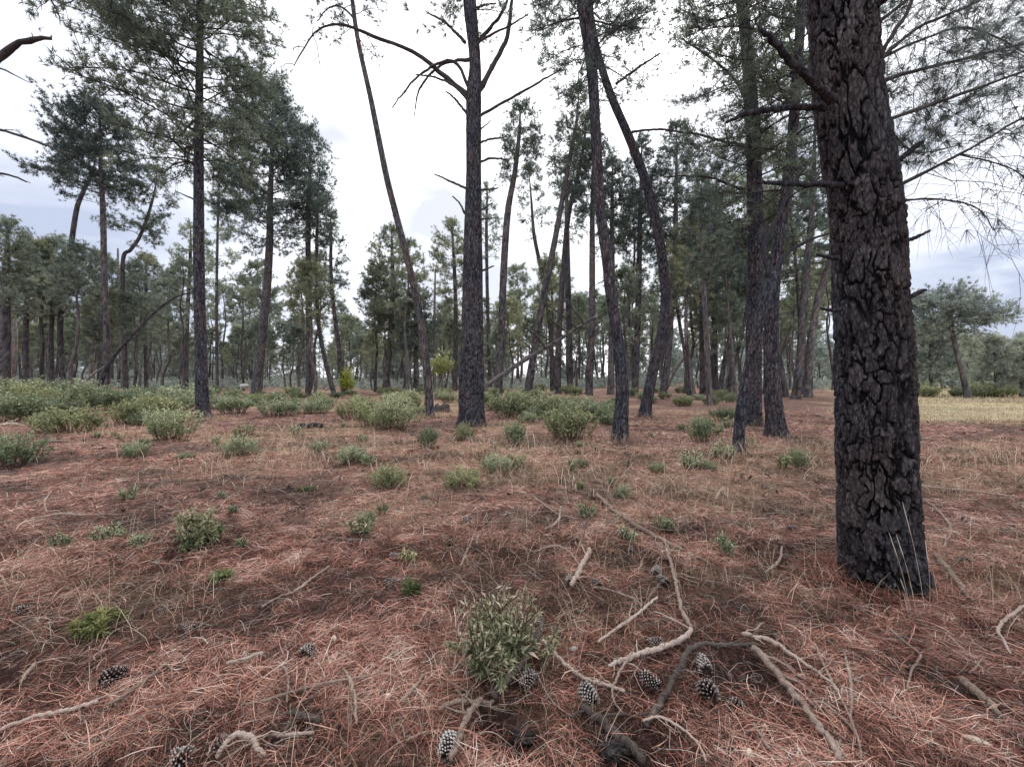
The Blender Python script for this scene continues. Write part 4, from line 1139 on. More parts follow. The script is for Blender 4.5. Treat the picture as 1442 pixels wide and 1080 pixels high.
for a in [
    (12, 655, 62, 70, 'dark rockrose shrub cut by the left edge, lowest of the left band'),
    (30, 592, 50, 75, 'rockrose shrub at the left edge behind the dark lowest one'),
    (100, 607, 46, 68, 'rounded rockrose shrub in front of the left band beside bare soil'),
    (62, 588, 42, 70, 'grey green rockrose shrub between the left edge and the rounded shrub'),
    (185, 596, 44, 60, 'bright leafy rockrose shrub below the dark upright pine'),
    (245, 619, 62, 66, 'tall rockrose shrub touching the straight tall pine on its left side'),
    (222, 590, 46, 60, 'rockrose shrub behind the tall one beside the straight tall pine'),
    (190, 645, 34, 36, 'small sprawling rockrose on open needles below the left band'),
    (330, 582, 34, 52, 'low rockrose shrub just right of the straight tall pine foot'),
    (392, 586, 34, 54, 'rockrose shrub under the broad leaning pine, with bare ground before it'),
    (438, 582, 26, 42, 'neat low rockrose shrub at the end of the row by the dark log'),
    (335, 641, 34, 44, 'small rockrose tuft with a green heart on open ground left of centre'),
    (500, 590, 40, 44, 'rockrose shrub at the left end of the bright middle clump'),
    (530, 598, 50, 64, 'full bright rockrose shrub in the clump left of the slender leaning pine'),
    (556, 604, 56, 60, 'tallest rockrose shrub of the bright clump, at its front'),
    (572, 580, 40, 62, 'rockrose shrub at the back of the bright clump beside the slender leaning pine'),
    (603, 630, 40, 36, 'small upright rockrose in front of the slender leaning pine foot'),
    (655, 619, 28, 26, 'little rockrose at the foot of the thick middle pine'),
    (716, 588, 52, 54, 'rockrose shrub right of the thick middle pine, at the start of the clump'),
    (726, 626, 44, 40, 'thin dry looking rockrose standing ahead of the middle clump'),
    (762, 585, 44, 64, 'wide rockrose shrub behind the thin dry looking one'),
    (802, 618, 62, 74, 'largest front rockrose shrub left of the dark curving trunk'),
    (825, 592, 42, 60, 'rockrose shrub behind the largest front one'),
    (855, 592, 38, 46, 'rockrose shrub touching the dark curving trunk on its left side'),
    (990, 621, 48, 52, 'isolated rockrose shrub between the bowed trunk and the clump of pines'),
    (1020, 592, 26, 44, 'low scrubby rockrose behind the isolated one'),
    (545, 686, 40, 48, 'small leafy rockrose on the open needles left of centre, beside a twin tuft'),
    (650, 686, 38, 46, 'small leafy rockrose on the open needles straight below the thick middle pine'),
    (697, 664, 34, 42, 'small rockrose right of and behind the one below the middle pine'),
    (495, 652, 34, 40, 'pale small rockrose on open needles below the bright middle clump'),
    (1128, 660, 42, 26, 'sparse thin rockrose sprig between the clump and the black trunk'),
    (450, 636, 22, 34, 'low grey tuft of rockrose beneath the short dark log'),
    (818, 657, 18, 24, 'tiny rockrose tuft in front of the largest front shrub'),
    (925, 664, 20, 26, 'tiny rockrose tuft below the bowed trunk'),
    (878, 698, 20, 22, 'tiny green sprig beside the long stick end right of centre'),
    (995, 662, 20, 24, 'tiny straw-tinged tuft left of the small crooked pine'),
    (262, 646, 14, 28, 'tiny flat green tuft on open needles left of the small heart-green tuft'),
]: put_shrub(*a)
ZL = {'l': ('one of the rockrose shrubs packed in the band under the left-hand trees', 'rockrose shrubs packed in the left band'), 'm': ('one of the rockrose shrubs packed among the trunks behind the middle clump', 'rockrose shrubs packed behind the middle clump'), 'r': ('one of the pale bushes along the far edge of the field', 'bushes along the far field edge')}
for i in range(95):
    if i < 32: px = rgs.uniform(-60, 475); py = rgs.uniform(554, 578); z = 'l'
    elif i < 82: px = rgs.uniform(490, 1030); py = rgs.uniform(551, 571); z = 'm'
    else: px = rgs.uniform(1140, 1440); py = rgs.uniform(555, 560); z = 'r'
    if 32 <= i < 46: px = rgs.uniform(560, 900); py = rgs.uniform(549, 557); z = 'm'
    if z == 'l' and px > 270: py = rgs.uniform(552, 566)
    d = depth_of(py)
    h = rgs.uniform(.45, .95) * (1.0 if z != 'r' else 1.5)
    put_shrub(px, py, h * FPX / d, h * FPX / d * rgs.uniform(1.1, 1.6), ZL[z][0], ZL[z][1])
for n_, xa, xb, ya, yb, z in ((16, 690, 868, 562, 600, 'm'), (9, 300, 462, 560, 578, 'l'), (6, 485, 592, 568, 592, 'm'), (6, 860, 1030, 560, 578, 'm'), (7, -30, 280, 578, 600, 'l')):
    for i in range(n_):
        px, py = rgs.uniform(xa, xb), rgs.uniform(ya, yb); d = depth_of(py); h = rgs.uniform(.35, .8)
        put_shrub(px, py, h * FPX / d, h * FPX / d * rgs.uniform(1.1, 1.6), ZL[z][0], ZL[z][1])
for i, (px, py) in enumerate(((40, 575), (78, 566), (120, 572), (150, 578), (205, 575), (240, 580), (20, 565), (265, 572))):
    put_shrub(px, py, 42, 62, ZL['l'][0], ZL['l'][1])

# the nearest rockrose, leafy below and wispy above
p = G(705, 938)
lf, st = shrub_mesh(401, .46, .58, 26, 15, .036, .009)
lf2, st2 = shrub_mesh(402, .29, .34, 15, 26, .062, .016)
lf.t = [np.clip(q + .22, 0, 1) for q in lf.t]; lf.merge(lf2); st.merge(st2)
plant('rockrose_shrub', 'nearest rockrose with drooping green leaves below and wispy grey shoots above', 'shrub', p - np.array([0, 0, .02]), lf, st, M['shrub_hero'])
p = G(281, 768)
lf, st = shrub_mesh(403, .37, .38, 22, 30, .055, .015)
plant('rockrose_shrub', 'green leafy rockrose alone on the needles at left, behind the lying cones', 'shrub', p - np.array([0, 0, .02]), lf, st, M['shrub_hero'])
p = G(510, 752)
lf, st = shrub_mesh(404, .30, .30, 16, 18, .05, .014)
plant('rockrose_shrub', 'dusty green small rockrose midway between the left green one and the nearest', 'shrub', p - np.array([0, 0, .02]), lf, st, M['shrub_hero'])
for k_, (px, py, H, Wd, nst, lbl) in enumerate(((143, 888, .15, .24, 15, 'low bright green weed spreading among dry grass at lower left'), (306, 818, .10, .16, 12, 'little bright green weed below the left leafy rockrose'), (577, 835, .14, .10, 7, 'tiny upright green sprig left of the nearest rockrose'), (430, 690, .08, .2, 8, 'faint green weed on dark soil left of centre'))):
    p = G(px, py); lf, st = shrub_mesh(410 + k_, H, Wd, nst, 16, .045, .010)
    plant('green_weed', lbl, 'weed', p - np.array([0, 0, .01]), lf, st, M['weed'])

# sprigs dotted over the open needles
rgq = np.random.default_rng(12)
SPR = [shrub_mesh(430 + i, .20, .16 + .05 * i, 6 + 2 * i, 9, .04, .011) for i in range(3)]
sprig0 = {}
for i in range(42):
    px, py = rgq.uniform(60, 1160), 600 + 190 * rgq.random() ** 1.6
    p = G(px, py); k_ = int(rgq.integers(0, 3)); sc = rgq.uniform(.6, 1.35) * (1.5 if py < 680 else 1)
    lb = 'one of the tiny rockrose sprigs dotted singly over the open needles'; gp = 'tiny sprigs dotted over the open needles'
    if k_ not in sprig0:
        sprig0[k_] = plant('rockrose_sprig', lb, 'plant', p - np.array([0, 0, .01]), SPR[k_][0], SPR[k_][1], M['shrub'], gp, rgq.uniform(0, 6.28), sc)
    else:
        copy_tree(sprig0[k_], p - np.array([0, 0, .01]), rgq.uniform(0, 6.28), sc, lb, gp)

# bright young broadleaf bushes between the trunks
p = W(490, 553, 36.0); p[2] = 0
lf, st = shrub_mesh(420, 2.5, 1.3, 18, 18, .17, .09)
plant('yellow_bush', 'vivid yellow green bush glowing between the trunks left of centre', 'bush', p, lf, st, M['yellow'])
p = W(622, 556, 31.0); p[2] = 0
t = empty('young_tree', p, 'young olive green round-topped tree between the slender and the thick middle pines', 'tree')
mb = MB(); ax = trunk(mb, [[0, 0, 0, .05], [.05, 0, .9, .045], [0, 0, 1.8, .035], [0, 0, 3.4, .015]], 8, .2, .006, .1, .3, 5)
mb.build('trunk', M['bark_far'], t)
lf, st = shrub_mesh(421, 2.3, 2.0, 36, 24, .15, .06)
c_ = MB(); c_.merge(lf, None, (0, 0, 1.3)); c = c_.build('crown', M['olive'], t, smooth=False)
s_ = MB(); s_.merge(st, None, (0, 0, 1.3)); s_.build('boughs', M['stem'], c)

# ------------------------------------------------------------------ pine cones
def cone_mesh(seed, L=.125, R=.034, n=110, opened=.4):
    rg = np.random.default_rng(seed); mb = MB()
    u = np.linspace(0, 1, 12)
    core = np.stack([np.zeros(12), np.zeros(12), L * (u - .5)], 1)
    prof = lambda t: np.clip(np.sin(PI * np.clip(t * .86 + .11, 0, 1)) ** .6 * (1.12 - .5 * t), .08, 1.2)
    tubes(mb, core, R * .62 * prof(u), 10, .05)
    for i in range(n):
        t = (i + .5) / n
        tt = .02 + .96 * t
        a = i * 2.39996
        rr = R * prof(tt)
        e = np.array([math.cos(a), math.sin(a), 0]); tg = np.array([-e[1], e[0], 0]); ax = np.array([0, 0, 1.])
        tilt = .55 + opened * (.9 - 1.2 * abs(t - .45)) - .5 * t
        out_ = norm(e * math.sin(tilt + .35) + ax * math.cos(tilt + .35)); up = np.cross(tg, out_) * -1
        wd = R * .50 * (1.1 - .6 * t) * (.8 + .4 * prof(tt)); ln = R * (.50 + .5 * opened)
        b = e * rr * .55 + ax * (L * (tt - .5))
        tip = b + out_ * ln + e * R * .22 * (1 + .2 * rg.normal())
        th = R * .12
        # scale: narrow root, wide diamond end (apophysis) with a raised pale boss
        end = tip
        dl = end + tg * wd * .5; dr = end - tg * wd * .5
        dn = end - norm(np.cross(tg, out_)) * 0 + (ax * .9 + e * .1) * th * 2.0; ds = end - (ax * .9 + e * .1) * th * 1.6
        boss = end + e * R * .16 + out_ * R * .05
        root = b
        V = np.array([root + tg * wd * .2, root - tg * wd * .2, dl, dr, dn, ds, boss])
        tv = .15 * rg.normal()
        T = np.clip([.03, .03, .46 + tv, .46 + tv, .68 + tv, .36 + tv, 1.0 + tv], 0, 1)
        F = [(0, 2, 4), (0, 4, 1), (1, 4, 3), (0, 5, 2), (0, 1, 5), (1, 3, 5), (2, 6, 4), (4, 6, 3), (2, 5, 6), (5, 3, 6)]
        mb.add(V, T, f3=F)
    return mb


CP = [cone_mesh(1, opened=.15), cone_mesh(2, .135, .036, 100, .75), cone_mesh(3, .11, .040, 90, 1.05)]
CM = [c.mesh('pine_cone', M['cone'], smooth=False) for c in CP]
rgc = np.random.default_rng(5)


def put_cone(px, py, label, ang=None, kind=None, sz=1.0, sink=.012, tip=.1):
    p = G(px, py)
    k = int(rgc.integers(0, 3)) if kind is None else kind
    o = bpy.data.objects.new('pine_cone', CM[k]); COL.objects.link(o)
    a = rgc.uniform(0, 6.28) if ang is None else math.radians(ang)
    dirv = Vector((math.cos(a), math.sin(a), tip))
    q = dirv.to_track_quat('Z', 'Y'); o.rotation_mode = 'QUATERNION'; o.rotation_quaternion = q
    o.location = (p[0], p[1], p[2] + .024 * sz - sink * 1.5 + .006)
    sz = sz * (.78, .62, .58)[k]; o.scale = (sz,) * 3
    return tag(o, label, 'pine cone', 'fallen pine cones')


for a in [
    (158, 962, 'open striped pine cone lying alone above the long pale stick at lower left', 32, 1, 1.1, .0),
    (432, 923, 'pine cone with white tips lying between two small pale sticks left of centre', 80, 2, 1.0),
    (266, 887, 'small pale pine cone right of the bright green weed', 170, 0, .85),
    (232, 857, 'greyish pine cone half sunk behind the small pale one right of the weed', 60, 0, .9, .03),
    (224, 793, 'dark pine cone below the leafy green rockrose on the left', 150, 1, .9, .02),
    (32, 861, 'dark pine cone in dry grass at the left edge', 15, 1, .85),
    (404, 943, 'half buried pine cone close beneath the white tipped one', 100, 0, .85, .035),
    (305, 1051, 'pine cone sunk in needles above the curved tan stick', 100, 0, 1.0, .03),
    (251, 1075, 'pine cone with bright tips cut by the bottom edge', 30, 2, 1.0),
    (743, 966, 'closed grey pine cone under the dark stick at the nearest rockrose', 250, 0, 1.05, .0),
    (828, 987, 'closed grey pine cone on the end of a thin pale stick', 290, 0, 1.12, .0),
    (914, 966, 'closed pine cone beside the thick grey bent branch on its left', 305, 0, 1.0, .0),
    (631, 1057, 'dark pine cone beside the grey stick near the bottom edge', 260, 0, 1.05, .005),
    (802, 819, 'pine cone at the lower end of the short upright pale stick', 80, 0, .9),
    (840, 826, 'pine cone just right of the one at the short pale stick', 110, 1, .95),
    (924, 808, 'pine cone in dark twigs left of the thin vertical stick', 60, 0, 1.1),
    (934, 822, 'second pine cone in dark twigs, touching the thin vertical stick', 100, 1, 1.05),
    (921, 909, 'pine cone above the thick tan branch right of centre', 20, 0, .95),
    (808, 764, 'dark open pine cone above the short upright pale stick', 10, 1, 1.0),
    (548, 822, 'dark pine cone on bare soil left of the nearest rockrose', 45, 1, 1.0, .02),
    (554, 784, 'small pale weathered pine cone behind the dark one left of the rockrose', 0, 0, .75),
    (633, 767, 'small brown pine cone straight behind the nearest rockrose', 120, 2, .8),
    (889, 779, 'pine cone beside the long fallen stick, right of the dark open cone', 70, 1, .95),
    (657, 733, 'small flattened pine cone in straw far behind the nearest rockrose', 5, 1, .95),
    (599, 702, 'far small pine cone left of the flattened one in straw', 10, 0, .9),
    (874, 752, 'grey pine cone above the long fallen stick', 40, 0, .95),
    (493, 766, 'small pale round pine cone beside the dusty green rockrose', 20, 2, .8),
    (991, 945, 'grey pine cone lying upright inside the bent grey branch', 80, 0, 1.05, .0),
    (996, 983, 'open pine cone with white tips below the upright grey one', 280, 2, 1.1, .0),
    (1037, 995, 'broken open pine cone right of the white tipped one', 200, 2, .9, .02),
    (1114, 747, 'lone pine cone on dark soil left of the black trunk', 20, 1, 1.0),
    (1360, 792, 'pine cone among roots right of the black trunk', 140, 1, .9),
    (700, 1075, 'dark pine cone half hidden at the bottom edge near the pit', 60, 1, .9, .03),
]: put_cone(*a)


# ------------------------------------------------------------------ sticks on the litter
def stick(px, label, mat='stick', name='fallen_stick', cat='stick', lift=.036, k=8, knots=True, tone=.5, seed=0, side=0, arch=0.0):
    rg = np.random.default_rng(seed + int(px[0][0]) * 7 + int(px[0][1]))
    P = []
    for q in px:
        p = G(q[0], q[1]); r = .86 * q[2] / 2 * p[1] / FPX / math.sqrt(1 + .5 * ((q[0] - CX) / FPX) ** 2)
        h = q[3] if len(q) > 3 else 0
        P.append([p[0], p[1], p[2] + r * .55 + lift * .8 + h, r])
    Cc = catmull(P, n=max(26, 14 * len(P)))
    C, R = Cc[:, :3], Cc[:, 3].copy()
    n = len(C)
    wob = np.stack([fbm(np.arange(n) * .33 + 9 * j, np.full(n, seed + px[0][0]), 3, 4) - .5 for j in range(3)], 1)
    C = C + wob * np.array([1, 1, .5]) * (R.mean() * 1.9)
    if knots: R = R * (1 + .22 * (fbm(np.arange(n) * .35, np.full(n, px[0][1] * 1.7), 8, 4) - .5))
    base = C[n // 2].copy()
    mb = MB(); tubes(mb, C, R, k + 2, tone, rough=.42, seed=seed + int(px[0][0]))
    for s_ in range(side + 2):
        i = int(rg.integers(2, n - 2)); d = norm(norm(C[i + 1] - C[i - 1]) * .7 + rg.normal(size=3) * np.array([.8, .8, .25])); L = R[i] * (8 + 14 * rg.random())
        Cs = C[i] + d * (L * np.linspace(0, 1, 6))[:, None] + rg.normal(size=(6, 3)) * L * .03
        Cs[:, 2] = np.maximum(Cs[:, 2], gz(Cs[:, 0], Cs[:, 1]) + .004)
        Cs[0] = C[i]
        tubes(mb, Cs, np.linspace(R[i] * .45, R[i] * .2, 6), 5, tone)
    o = mb.build(name, M[mat], loc=base)
    return tag(o, label, cat, 'sticks lying on the needle litter')


for a, kw in [
    (([(2, 1037, 8), (45, 1021, 8), (95, 1010, 8), (140, 997, 7)], 'long pale stick entering from the left edge near the bottom', 'stick_pale'), {}),
    (([(150, 1003, 5), (172, 992, 7.5), (205, 968, 7.5), (234, 943, 6)], 'pale stick continuing up right of the long one, beyond the striped cone', 'stick'), dict(side=1)),
    (([(320, 944, 6), (346, 936, 6), (371, 927, 6)], 'short pale straight stick left of the white tipped cone', 'stick_pale'), {}),
    (([(370, 861, 4), (392, 848, 4), (417, 838, 4), (440, 820, 3.5), (464, 803, 3)], 'thin grey stick pointing up right in the needles left of centre', 'stick'), {}),
    (([(345, 1001, 3.5), (375, 995, 4), (405, 986, 5), (440, 975, 4.5), (480, 967, 4), (520, 960, 3)], 'thin grey twiggy stick ending near the upright little stick', 'stick'), dict(side=3)),
    (([(55, 734, 5), (85, 729, 6), (120, 730, 4.5), (166, 729, 3)], 'pale flat stick on dark ground at far left', 'stick'), dict(side=1)),
    (([(66, 726, 3), (63, 718, 3, .05), (72, 708, 2.5, .10)], 'small forked pale twig standing up from the flat stick at far left', 'twig'), {}),
    (([(305, 1079, 9), (318, 1066, 9, .02), (332, 1059, 9, .035), (346, 1058, 9, .035), (358, 1063, 9, .02), (371, 1077, 9)], 'curved tan stick arching at the bottom edge', 'stick_pale'), {}),
    (([(383, 1046, 5), (412, 1045, 6), (443, 1042, 5)], 'short whitish stick right of the curved tan one', 'twig'), dict(side=1)),
    (([(405, 1013, 9), (428, 1018, 10), (451, 1026, 8)], 'short dark rotten stick above the whitish one', 'stick_dark'), {}),
    (([(30, 969, 6), (38, 957, 7), (49, 944, 6)], 'stubby pinkish stick left of the striped cone', 'stick'), {}),
    (([(392, 940, 3), (404, 955, 4), (406, 978, 4), (403, 999, 3)], 'thin crooked grey twig below the white tipped cone', 'twig'), {}),
    (([(484, 950, 4), (493, 968, 6), (499, 991, 6), (501, 1010, 5), (502, 1029, 4)], 'upright little grey stick left of the bottom centre', 'stick'), {}),
    (([(562, 1000, 4), (572, 990, 5), (585, 975, 5), (598, 958, 3)], 'short pinkish stick left of the dark thick one', 'stick'), {}),
    (([(693, 992, 13), (710, 975, 13, .01), (728, 955, 13, .02), (745, 938, 12, .03), (758, 916, 9, .05), (764, 896, 6, .07)], 'thick dark stick rising beside the foot of the nearest rockrose', 'stick_dark'), {}),
    (([(617, 1009, 6), (634, 1001, 7), (650, 998, 7), (672, 999, 7), (695, 999, 6)], 'pale knobbly stick lying level in front of the nearest rockrose', 'stick'), dict(side=2)),
    (([(634, 1081, 9), (643, 1060, 9), (650, 1044, 9, .01), (662, 1024, 9, .03), (678, 1008, 8, .04)], 'grey stick leaning over the pit at the bottom edge', 'stick'), dict(side=2)),
    (([(764, 920, 5, .04), (785, 938, 6, .02), (805, 952, 6), (822, 964, 6), (850, 973, 6), (880, 983, 5)], 'thin pale stick running down right from the nearest rockrose to a cone', 'stick_pale'), {}),
    (([(818, 1004, 10), (840, 1022, 13), (863, 1042, 14), (886, 1062, 14), (908, 1084, 14)], 'thick dark grey weathered stick running off the bottom edge', 'stick_dark'), {}),
    (([(806, 830, 7), (815, 812, 8), (823, 797, 8), (832, 779, 6)], 'short upright pale stick right of and behind the nearest rockrose', 'stick_pale'), {}),
    (([(840, 700, 5), (862, 722, 6), (884, 738, 6.5), (906, 752, 7), (935, 768, 6.5), (962, 781, 5)], 'long fallen stick slanting down right from the tiny green sprig', 'stick'), dict(side=3)),
    (([(939, 778, 5), (946, 805, 6), (953, 833, 6), (958, 860, 6), (967, 880, 7), (974, 893, 7)], 'thin vertical pale stick joining the thick tan branch', 'stick'), dict(side=2)),
    (([(974, 891, 6), (968, 903, 8), (950, 914, 9), (925, 923, 9), (900, 930, 8.5), (878, 938, 8), (858, 945, 5)], 'thick tan branch crossing right of centre, thicker at its bend', 'stick_pale'), dict(side=1)),
    (([(842, 912, 4), (858, 900, 4), (876, 888, 5), (900, 870, 4.5), (925, 848, 4)], 'thin straight tan stick above the thick tan branch', 'stick_pale'), {}),
    (([(890, 935, 3, .03), (880, 948, 4, .02), (868, 965, 4), (862, 990, 3.5), (878, 1015, 3)], 'thin crooked twig hanging down from the thick tan branch', 'twig'), {}),
    (([(910, 1035, 9), (925, 1008, 10), (943, 978, 10, .01), (960, 950, 10, .02), (970, 933, 9, .03), (993, 924, 7, .03), (1030, 924, 6.5, .025), (1070, 921, 6, .02)], 'thick grey bent branch framing the cones right of centre', 'stick_dark'), dict(side=2)),
    (([(1044, 911, 6, .04), (1065, 916, 7, .04), (1091, 922, 7, .03), (1122, 940, 6, .015), (1155, 958, 5), (1185, 985, 4)], 'pale stick running right from the end of the grey bent branch', 'stick_pale'), dict(side=3)),
    (([(1060, 930, 11, .03), (1076, 946, 12, .03), (1097, 968, 12, .02), (1121, 991, 12), (1155, 1037, 12), (1187, 1082, 11)], 'long mottled stick running down to the bottom edge right of the cones', 'stick'), dict(side=2)),
    (([(1084, 945, 5, .02), (1105, 975, 5), (1130, 1010, 5), (1160, 1035, 4), (1210, 1062, 4)], 'thin dark twig alongside the long mottled stick', 'stick_dark'), dict(side=2)),
    (([(1189, 927, 3), (1194, 952, 5), (1200, 982, 5), (1199, 1005, 5), (1197, 1033, 3)], 'thin wavy pinkish stick pointing at the viewer below the black trunk', 'stick'), dict(side=1)),
    (([(1147, 914, 3), (1165, 955, 4), (1190, 1005, 4), (1208, 1050, 4), (1213, 1082, 3)], 'long thin brown stick left of the wavy pinkish one', 'stick'), dict(side=1)),
    (([(1138, 997, 3), (1160, 1000, 4), (1185, 1020, 4), (1208, 1045, 3)], 'bowed pale twig crossing the long thin brown stick', 'twig'), {}),
    (([(1078, 811, 3), (1090, 803, 4), (1098, 793, 4), (1102, 780, 3, .03)], 'small pale hooked twig on dark soil left of the black trunk', 'twig'), dict(side=1)),
    (([(1249, 888, 3), (1270, 908, 3.5), (1290, 924, 4), (1296, 932, 4), (1284, 952, 4), (1278, 978, 3)], 'kinked thin twig in front of the black trunk', 'twig'), {}),
    (([(1446, 857, 5), (1425, 872, 6), (1406, 893, 6), (1412, 908, 5), (1423, 928, 4)], 'pale hooked stick at the right edge', 'stick_pale'), dict(side=2)),
    (([(1318, 788, 9), (1335, 808, 10), (1350, 828, 9), (1366, 852, 6)], 'short rough root end sticking out right of the black trunk', 'stick'), dict(side=2)),
    (([(1352, 966, 13), (1375, 985, 15), (1392, 1000, 14), (1406, 1016, 9)], 'flattened weathered bark strip at lower right', 'stick'), {}),
    (([(1300, 688, 3), (1335, 692, 3.5), (1368, 695, 3.5), (1428, 703, 3)], 'long straight pale stick lying level right of the black trunk', 'stick_pale'), {}),
    (([(1300, 706, 3), (1318, 720, 4), (1338, 748, 4), (1330, 775, 3)], 'crooked pale root right of the black trunk', 'twig'), dict(side=4)),
    (([(1061, 1028, 3), (1068, 1040, 5), (1076, 1055, 5), (1083, 1064, 4)], 'short grey twig under the broken open cone', 'twig'), {}),
    (([(905, 1032, 4, .02), (925, 1026, 4, .02), (942, 1030, 4, .015), (968, 1042, 4), (985, 1062, 4), (995, 1082, 4)], 'pale arched twig at the bottom edge below the bent grey branch', 'stick_pale'), dict(side=1)),
    (([(650, 893, 3, .04), (645, 903, 3.5, .02), (655, 913, 4), (662, 927, 4), (678, 945, 4), (689, 965, 3)], 'curled pale root left of the nearest rockrose', 'twig'), {}),
    (([(753, 783, 3), (770, 779, 3, .02), (787, 780, 3, .03), (803, 788, 3, .02), (817, 804, 3)], 'arched thin twig behind the short upright pale stick', 'twig'), {}),
    (([(648, 803, 3), (655, 788, 3), (663, 770, 2.5), (668, 755, 2)], 'thin pale twig straight behind the nearest rockrose', 'twig'), {}),
    (([(749, 702, 3), (765, 714, 3), (785, 728, 3), (810, 734, 2)], 'thin brown twig far behind the nearest rockrose', 'stick'), dict(side=3)),
    (([(768, 750, 3), (785, 742, 3, .02), (790, 725, 3, .05)], 'small branching pale twig behind the arched one', 'twig'), dict(side=3)),
    (([(835, 833, 3), (860, 838, 3.5), (895, 850, 3)], 'thin tan twig above the thin straight tan stick', 'twig'), dict(side=1)),
    (([(52, 624, 4), (75, 624, 5), (95, 623, 3)], 'long brown stick lying before the left shrubs', 'stick'), {}),
    (([(0, 601, 5), (15, 599, 5), (28, 600, 4)], 'pale wood scrap at the far left edge before the shrubs', 'stick_pale'), {}),
    (([(630, 607, 3), (650, 608, 3), (673, 606, 2.5)], 'thin stick at the foot of the thick middle pine', 'stick'), {}),
    (([(418, 560, 3), (445, 559, 3.5), (474, 559, 2.5)], 'dark thin log behind the row of low shrubs', 'stick_dark'), {}),
    (([(1003, 558, 3), (1018, 558, 3), (1034, 559, 3)], 'dark fallen pole lying behind the foot of the clump', 'stick_dark'), {}),
    (([(290, 592, 3), (262, 610, 3.5), (243, 618, 3)], 'dark branch lying at the foot of the straight tall pine', 'stick_dark'), {}),
]: stick(*a, **kw)

# short charred log
p = G(437, 603); d = p[1]
mb = MB(); u = np.linspace(-1, 1, 14); L = 15 / FPX * d
C = np.stack([p[0] + L * u, p[1] + .1 * u, np.full(14, p[2] + .06) + .01 * np.sin(u * 5)], 1)
tubes(mb, C, .075 * (1 + .15 * np.sin(u * 9)) * np.where(np.abs(u) > .9, .9, 1), 12, .3, rough=.35, seed=3)
o = mb.build('charred_log', M['char'], loc=tuple(p)); tag(o, 'short charred log with ashy top lying before the low shrubs', 'log')
# grey broken stump behind the slender leaning pine
p = W(621, 580, depth_of(582)); p[2] = float(gz(p[0], p[1]))
mb = MB(); ang = np.arange(18) / 18 * 2 * PI; rows = []
for i, z in enumerate((-.1, 0, .12, .25, .36, .42)):
    z *= .7; rr = (.38, .36, .29, .27, .26, .12)[i]
    for a_ in ang:
        k_ = rr * (1 + .22 * math.sin(a_ * 3 + 1) + .10 * math.sin(a_ * 7 + z * 8))
        rows.append([p[0] + k_ * math.cos(a_), p[1] + k_ * math.sin(a_), p[2] + z + (.05 * math.sin(a_ * 2 + 1) + .04 * math.sin(a_ * 9) if i >= 4 else 0)])
idx = np.arange(6 * 18).reshape(6, 18); a, b = idx[:-1], idx[1:]
mb.add(rows, .55, f4=np.stack([a, np.roll(a, -1, 1), np.roll(b, -1, 1), b], -1).reshape(-1, 4))
o = mb.build('stump', M['dead_wood'], loc=tuple(p)); tag(o, 'grey broken stump between the slender leaning pine and the thick middle pine', 'stump')
# white rock in the far shrubs
import bmesh
def lump(px, py, wpx, hpx, name, label, cat, mat, d=None, flat=1.0, seed=0, rot=0.0, deep=.8):
    p = G(px, py) if d is None else W(px, py, d)
    dd = p[1]; sx = wpx / 2 / FPX * dd; sz = hpx / 2 / FPX * dd
    bm = bmesh.new(); bmesh.ops.create_icosphere(bm, subdivisions=5 if mat == 'char' else 3, radius=1)
    V = np.array([v.co[:] for v in bm.verts]); F = np.array([[v.index for v in f.verts] for f in bm.faces]); bm.free()
    n_ = 1 + .35 * (fbm(V[:, 0] * 1.3 + 5 + seed, V[:, 1] * 1.3 + V[:, 2], 3 + seed, 3) - .5)
    if mat == 'char':
        n_ = n_ + .9 * (fbm(V[:, 0] * 2.6 + 9, V[:, 1] * 2.6 + V[:, 2] * 2.1, 31 + seed, 4) - .5) - .35 * (np.abs(fbm(V[:, 0] * 3 + V[:, 2] * 2, V[:, 1] * 3, 41 + seed, 2) - .5) < .05)
    V = V * n_[:, None] * np.array([sx, sx * deep, sz])
    c, s = math.cos(rot), math.sin(rot)
    V = V @ np.array([[c, s, 0], [-s, c, 0], [0, 0, 1]])
    mb = MB(); mb.add(V + p + np.array([0, 0, sz * (.15 if mat == 'char' else .6) + (0.008 if d is None else 0)]), .5, f3=F)
    return tag(mb.build(name, M[mat], loc=tuple(p)), label, cat)


lump(344, 546, 14, 7, 'white_rock', 'white rock showing above the shrubs left of the leaning dark pine', 'rock', 'white_rock', d=30)
lump(1375, 1048, 31, 9, 'wood_chip', 'smooth oval pale wood chip on bare soil at the lower right corner', 'wood chip', 'pale', rot=-.5, deep=.42)
lump(808, 918, 13, 7, 'wood_chip', 'small white scrap right of the nearest rockrose', 'wood chip', 'white_rock', rot=.3, deep=.5)
lump(547, 985, 10, 8, 'pebble', 'small round pinkish pebble left of the dark thick stick', 'pebble', 'pale', seed=2)
lump(471, 903, 13, 7, 'wood_chip', 'pinkish splinter of wood near the white tipped cone', 'wood chip', 'pale', seed=3, rot=-.9, deep=.4)
lump(1055, 1066, 15, 11, 'wood_chip', 'cream coloured broken chip near the bottom edge right of the cones', 'wood chip', 'pale', seed=4, rot=.7, deep=.6)
lump(866, 1060, 50, 26, 'charred_clod', 'black charred lump beside the thick weathered stick at the bottom', 'clod', 'char', seed=6, deep=.8)
lump(735, 1040, 34, 15, 'charred_clod', 'dark clod in the pit left of the black charred lump', 'clod', 'char', seed=7)

# ------------------------------------------------------------------ litter: needles, twigs, bark flakes, straw
rgl = np.random.default_rng(3)


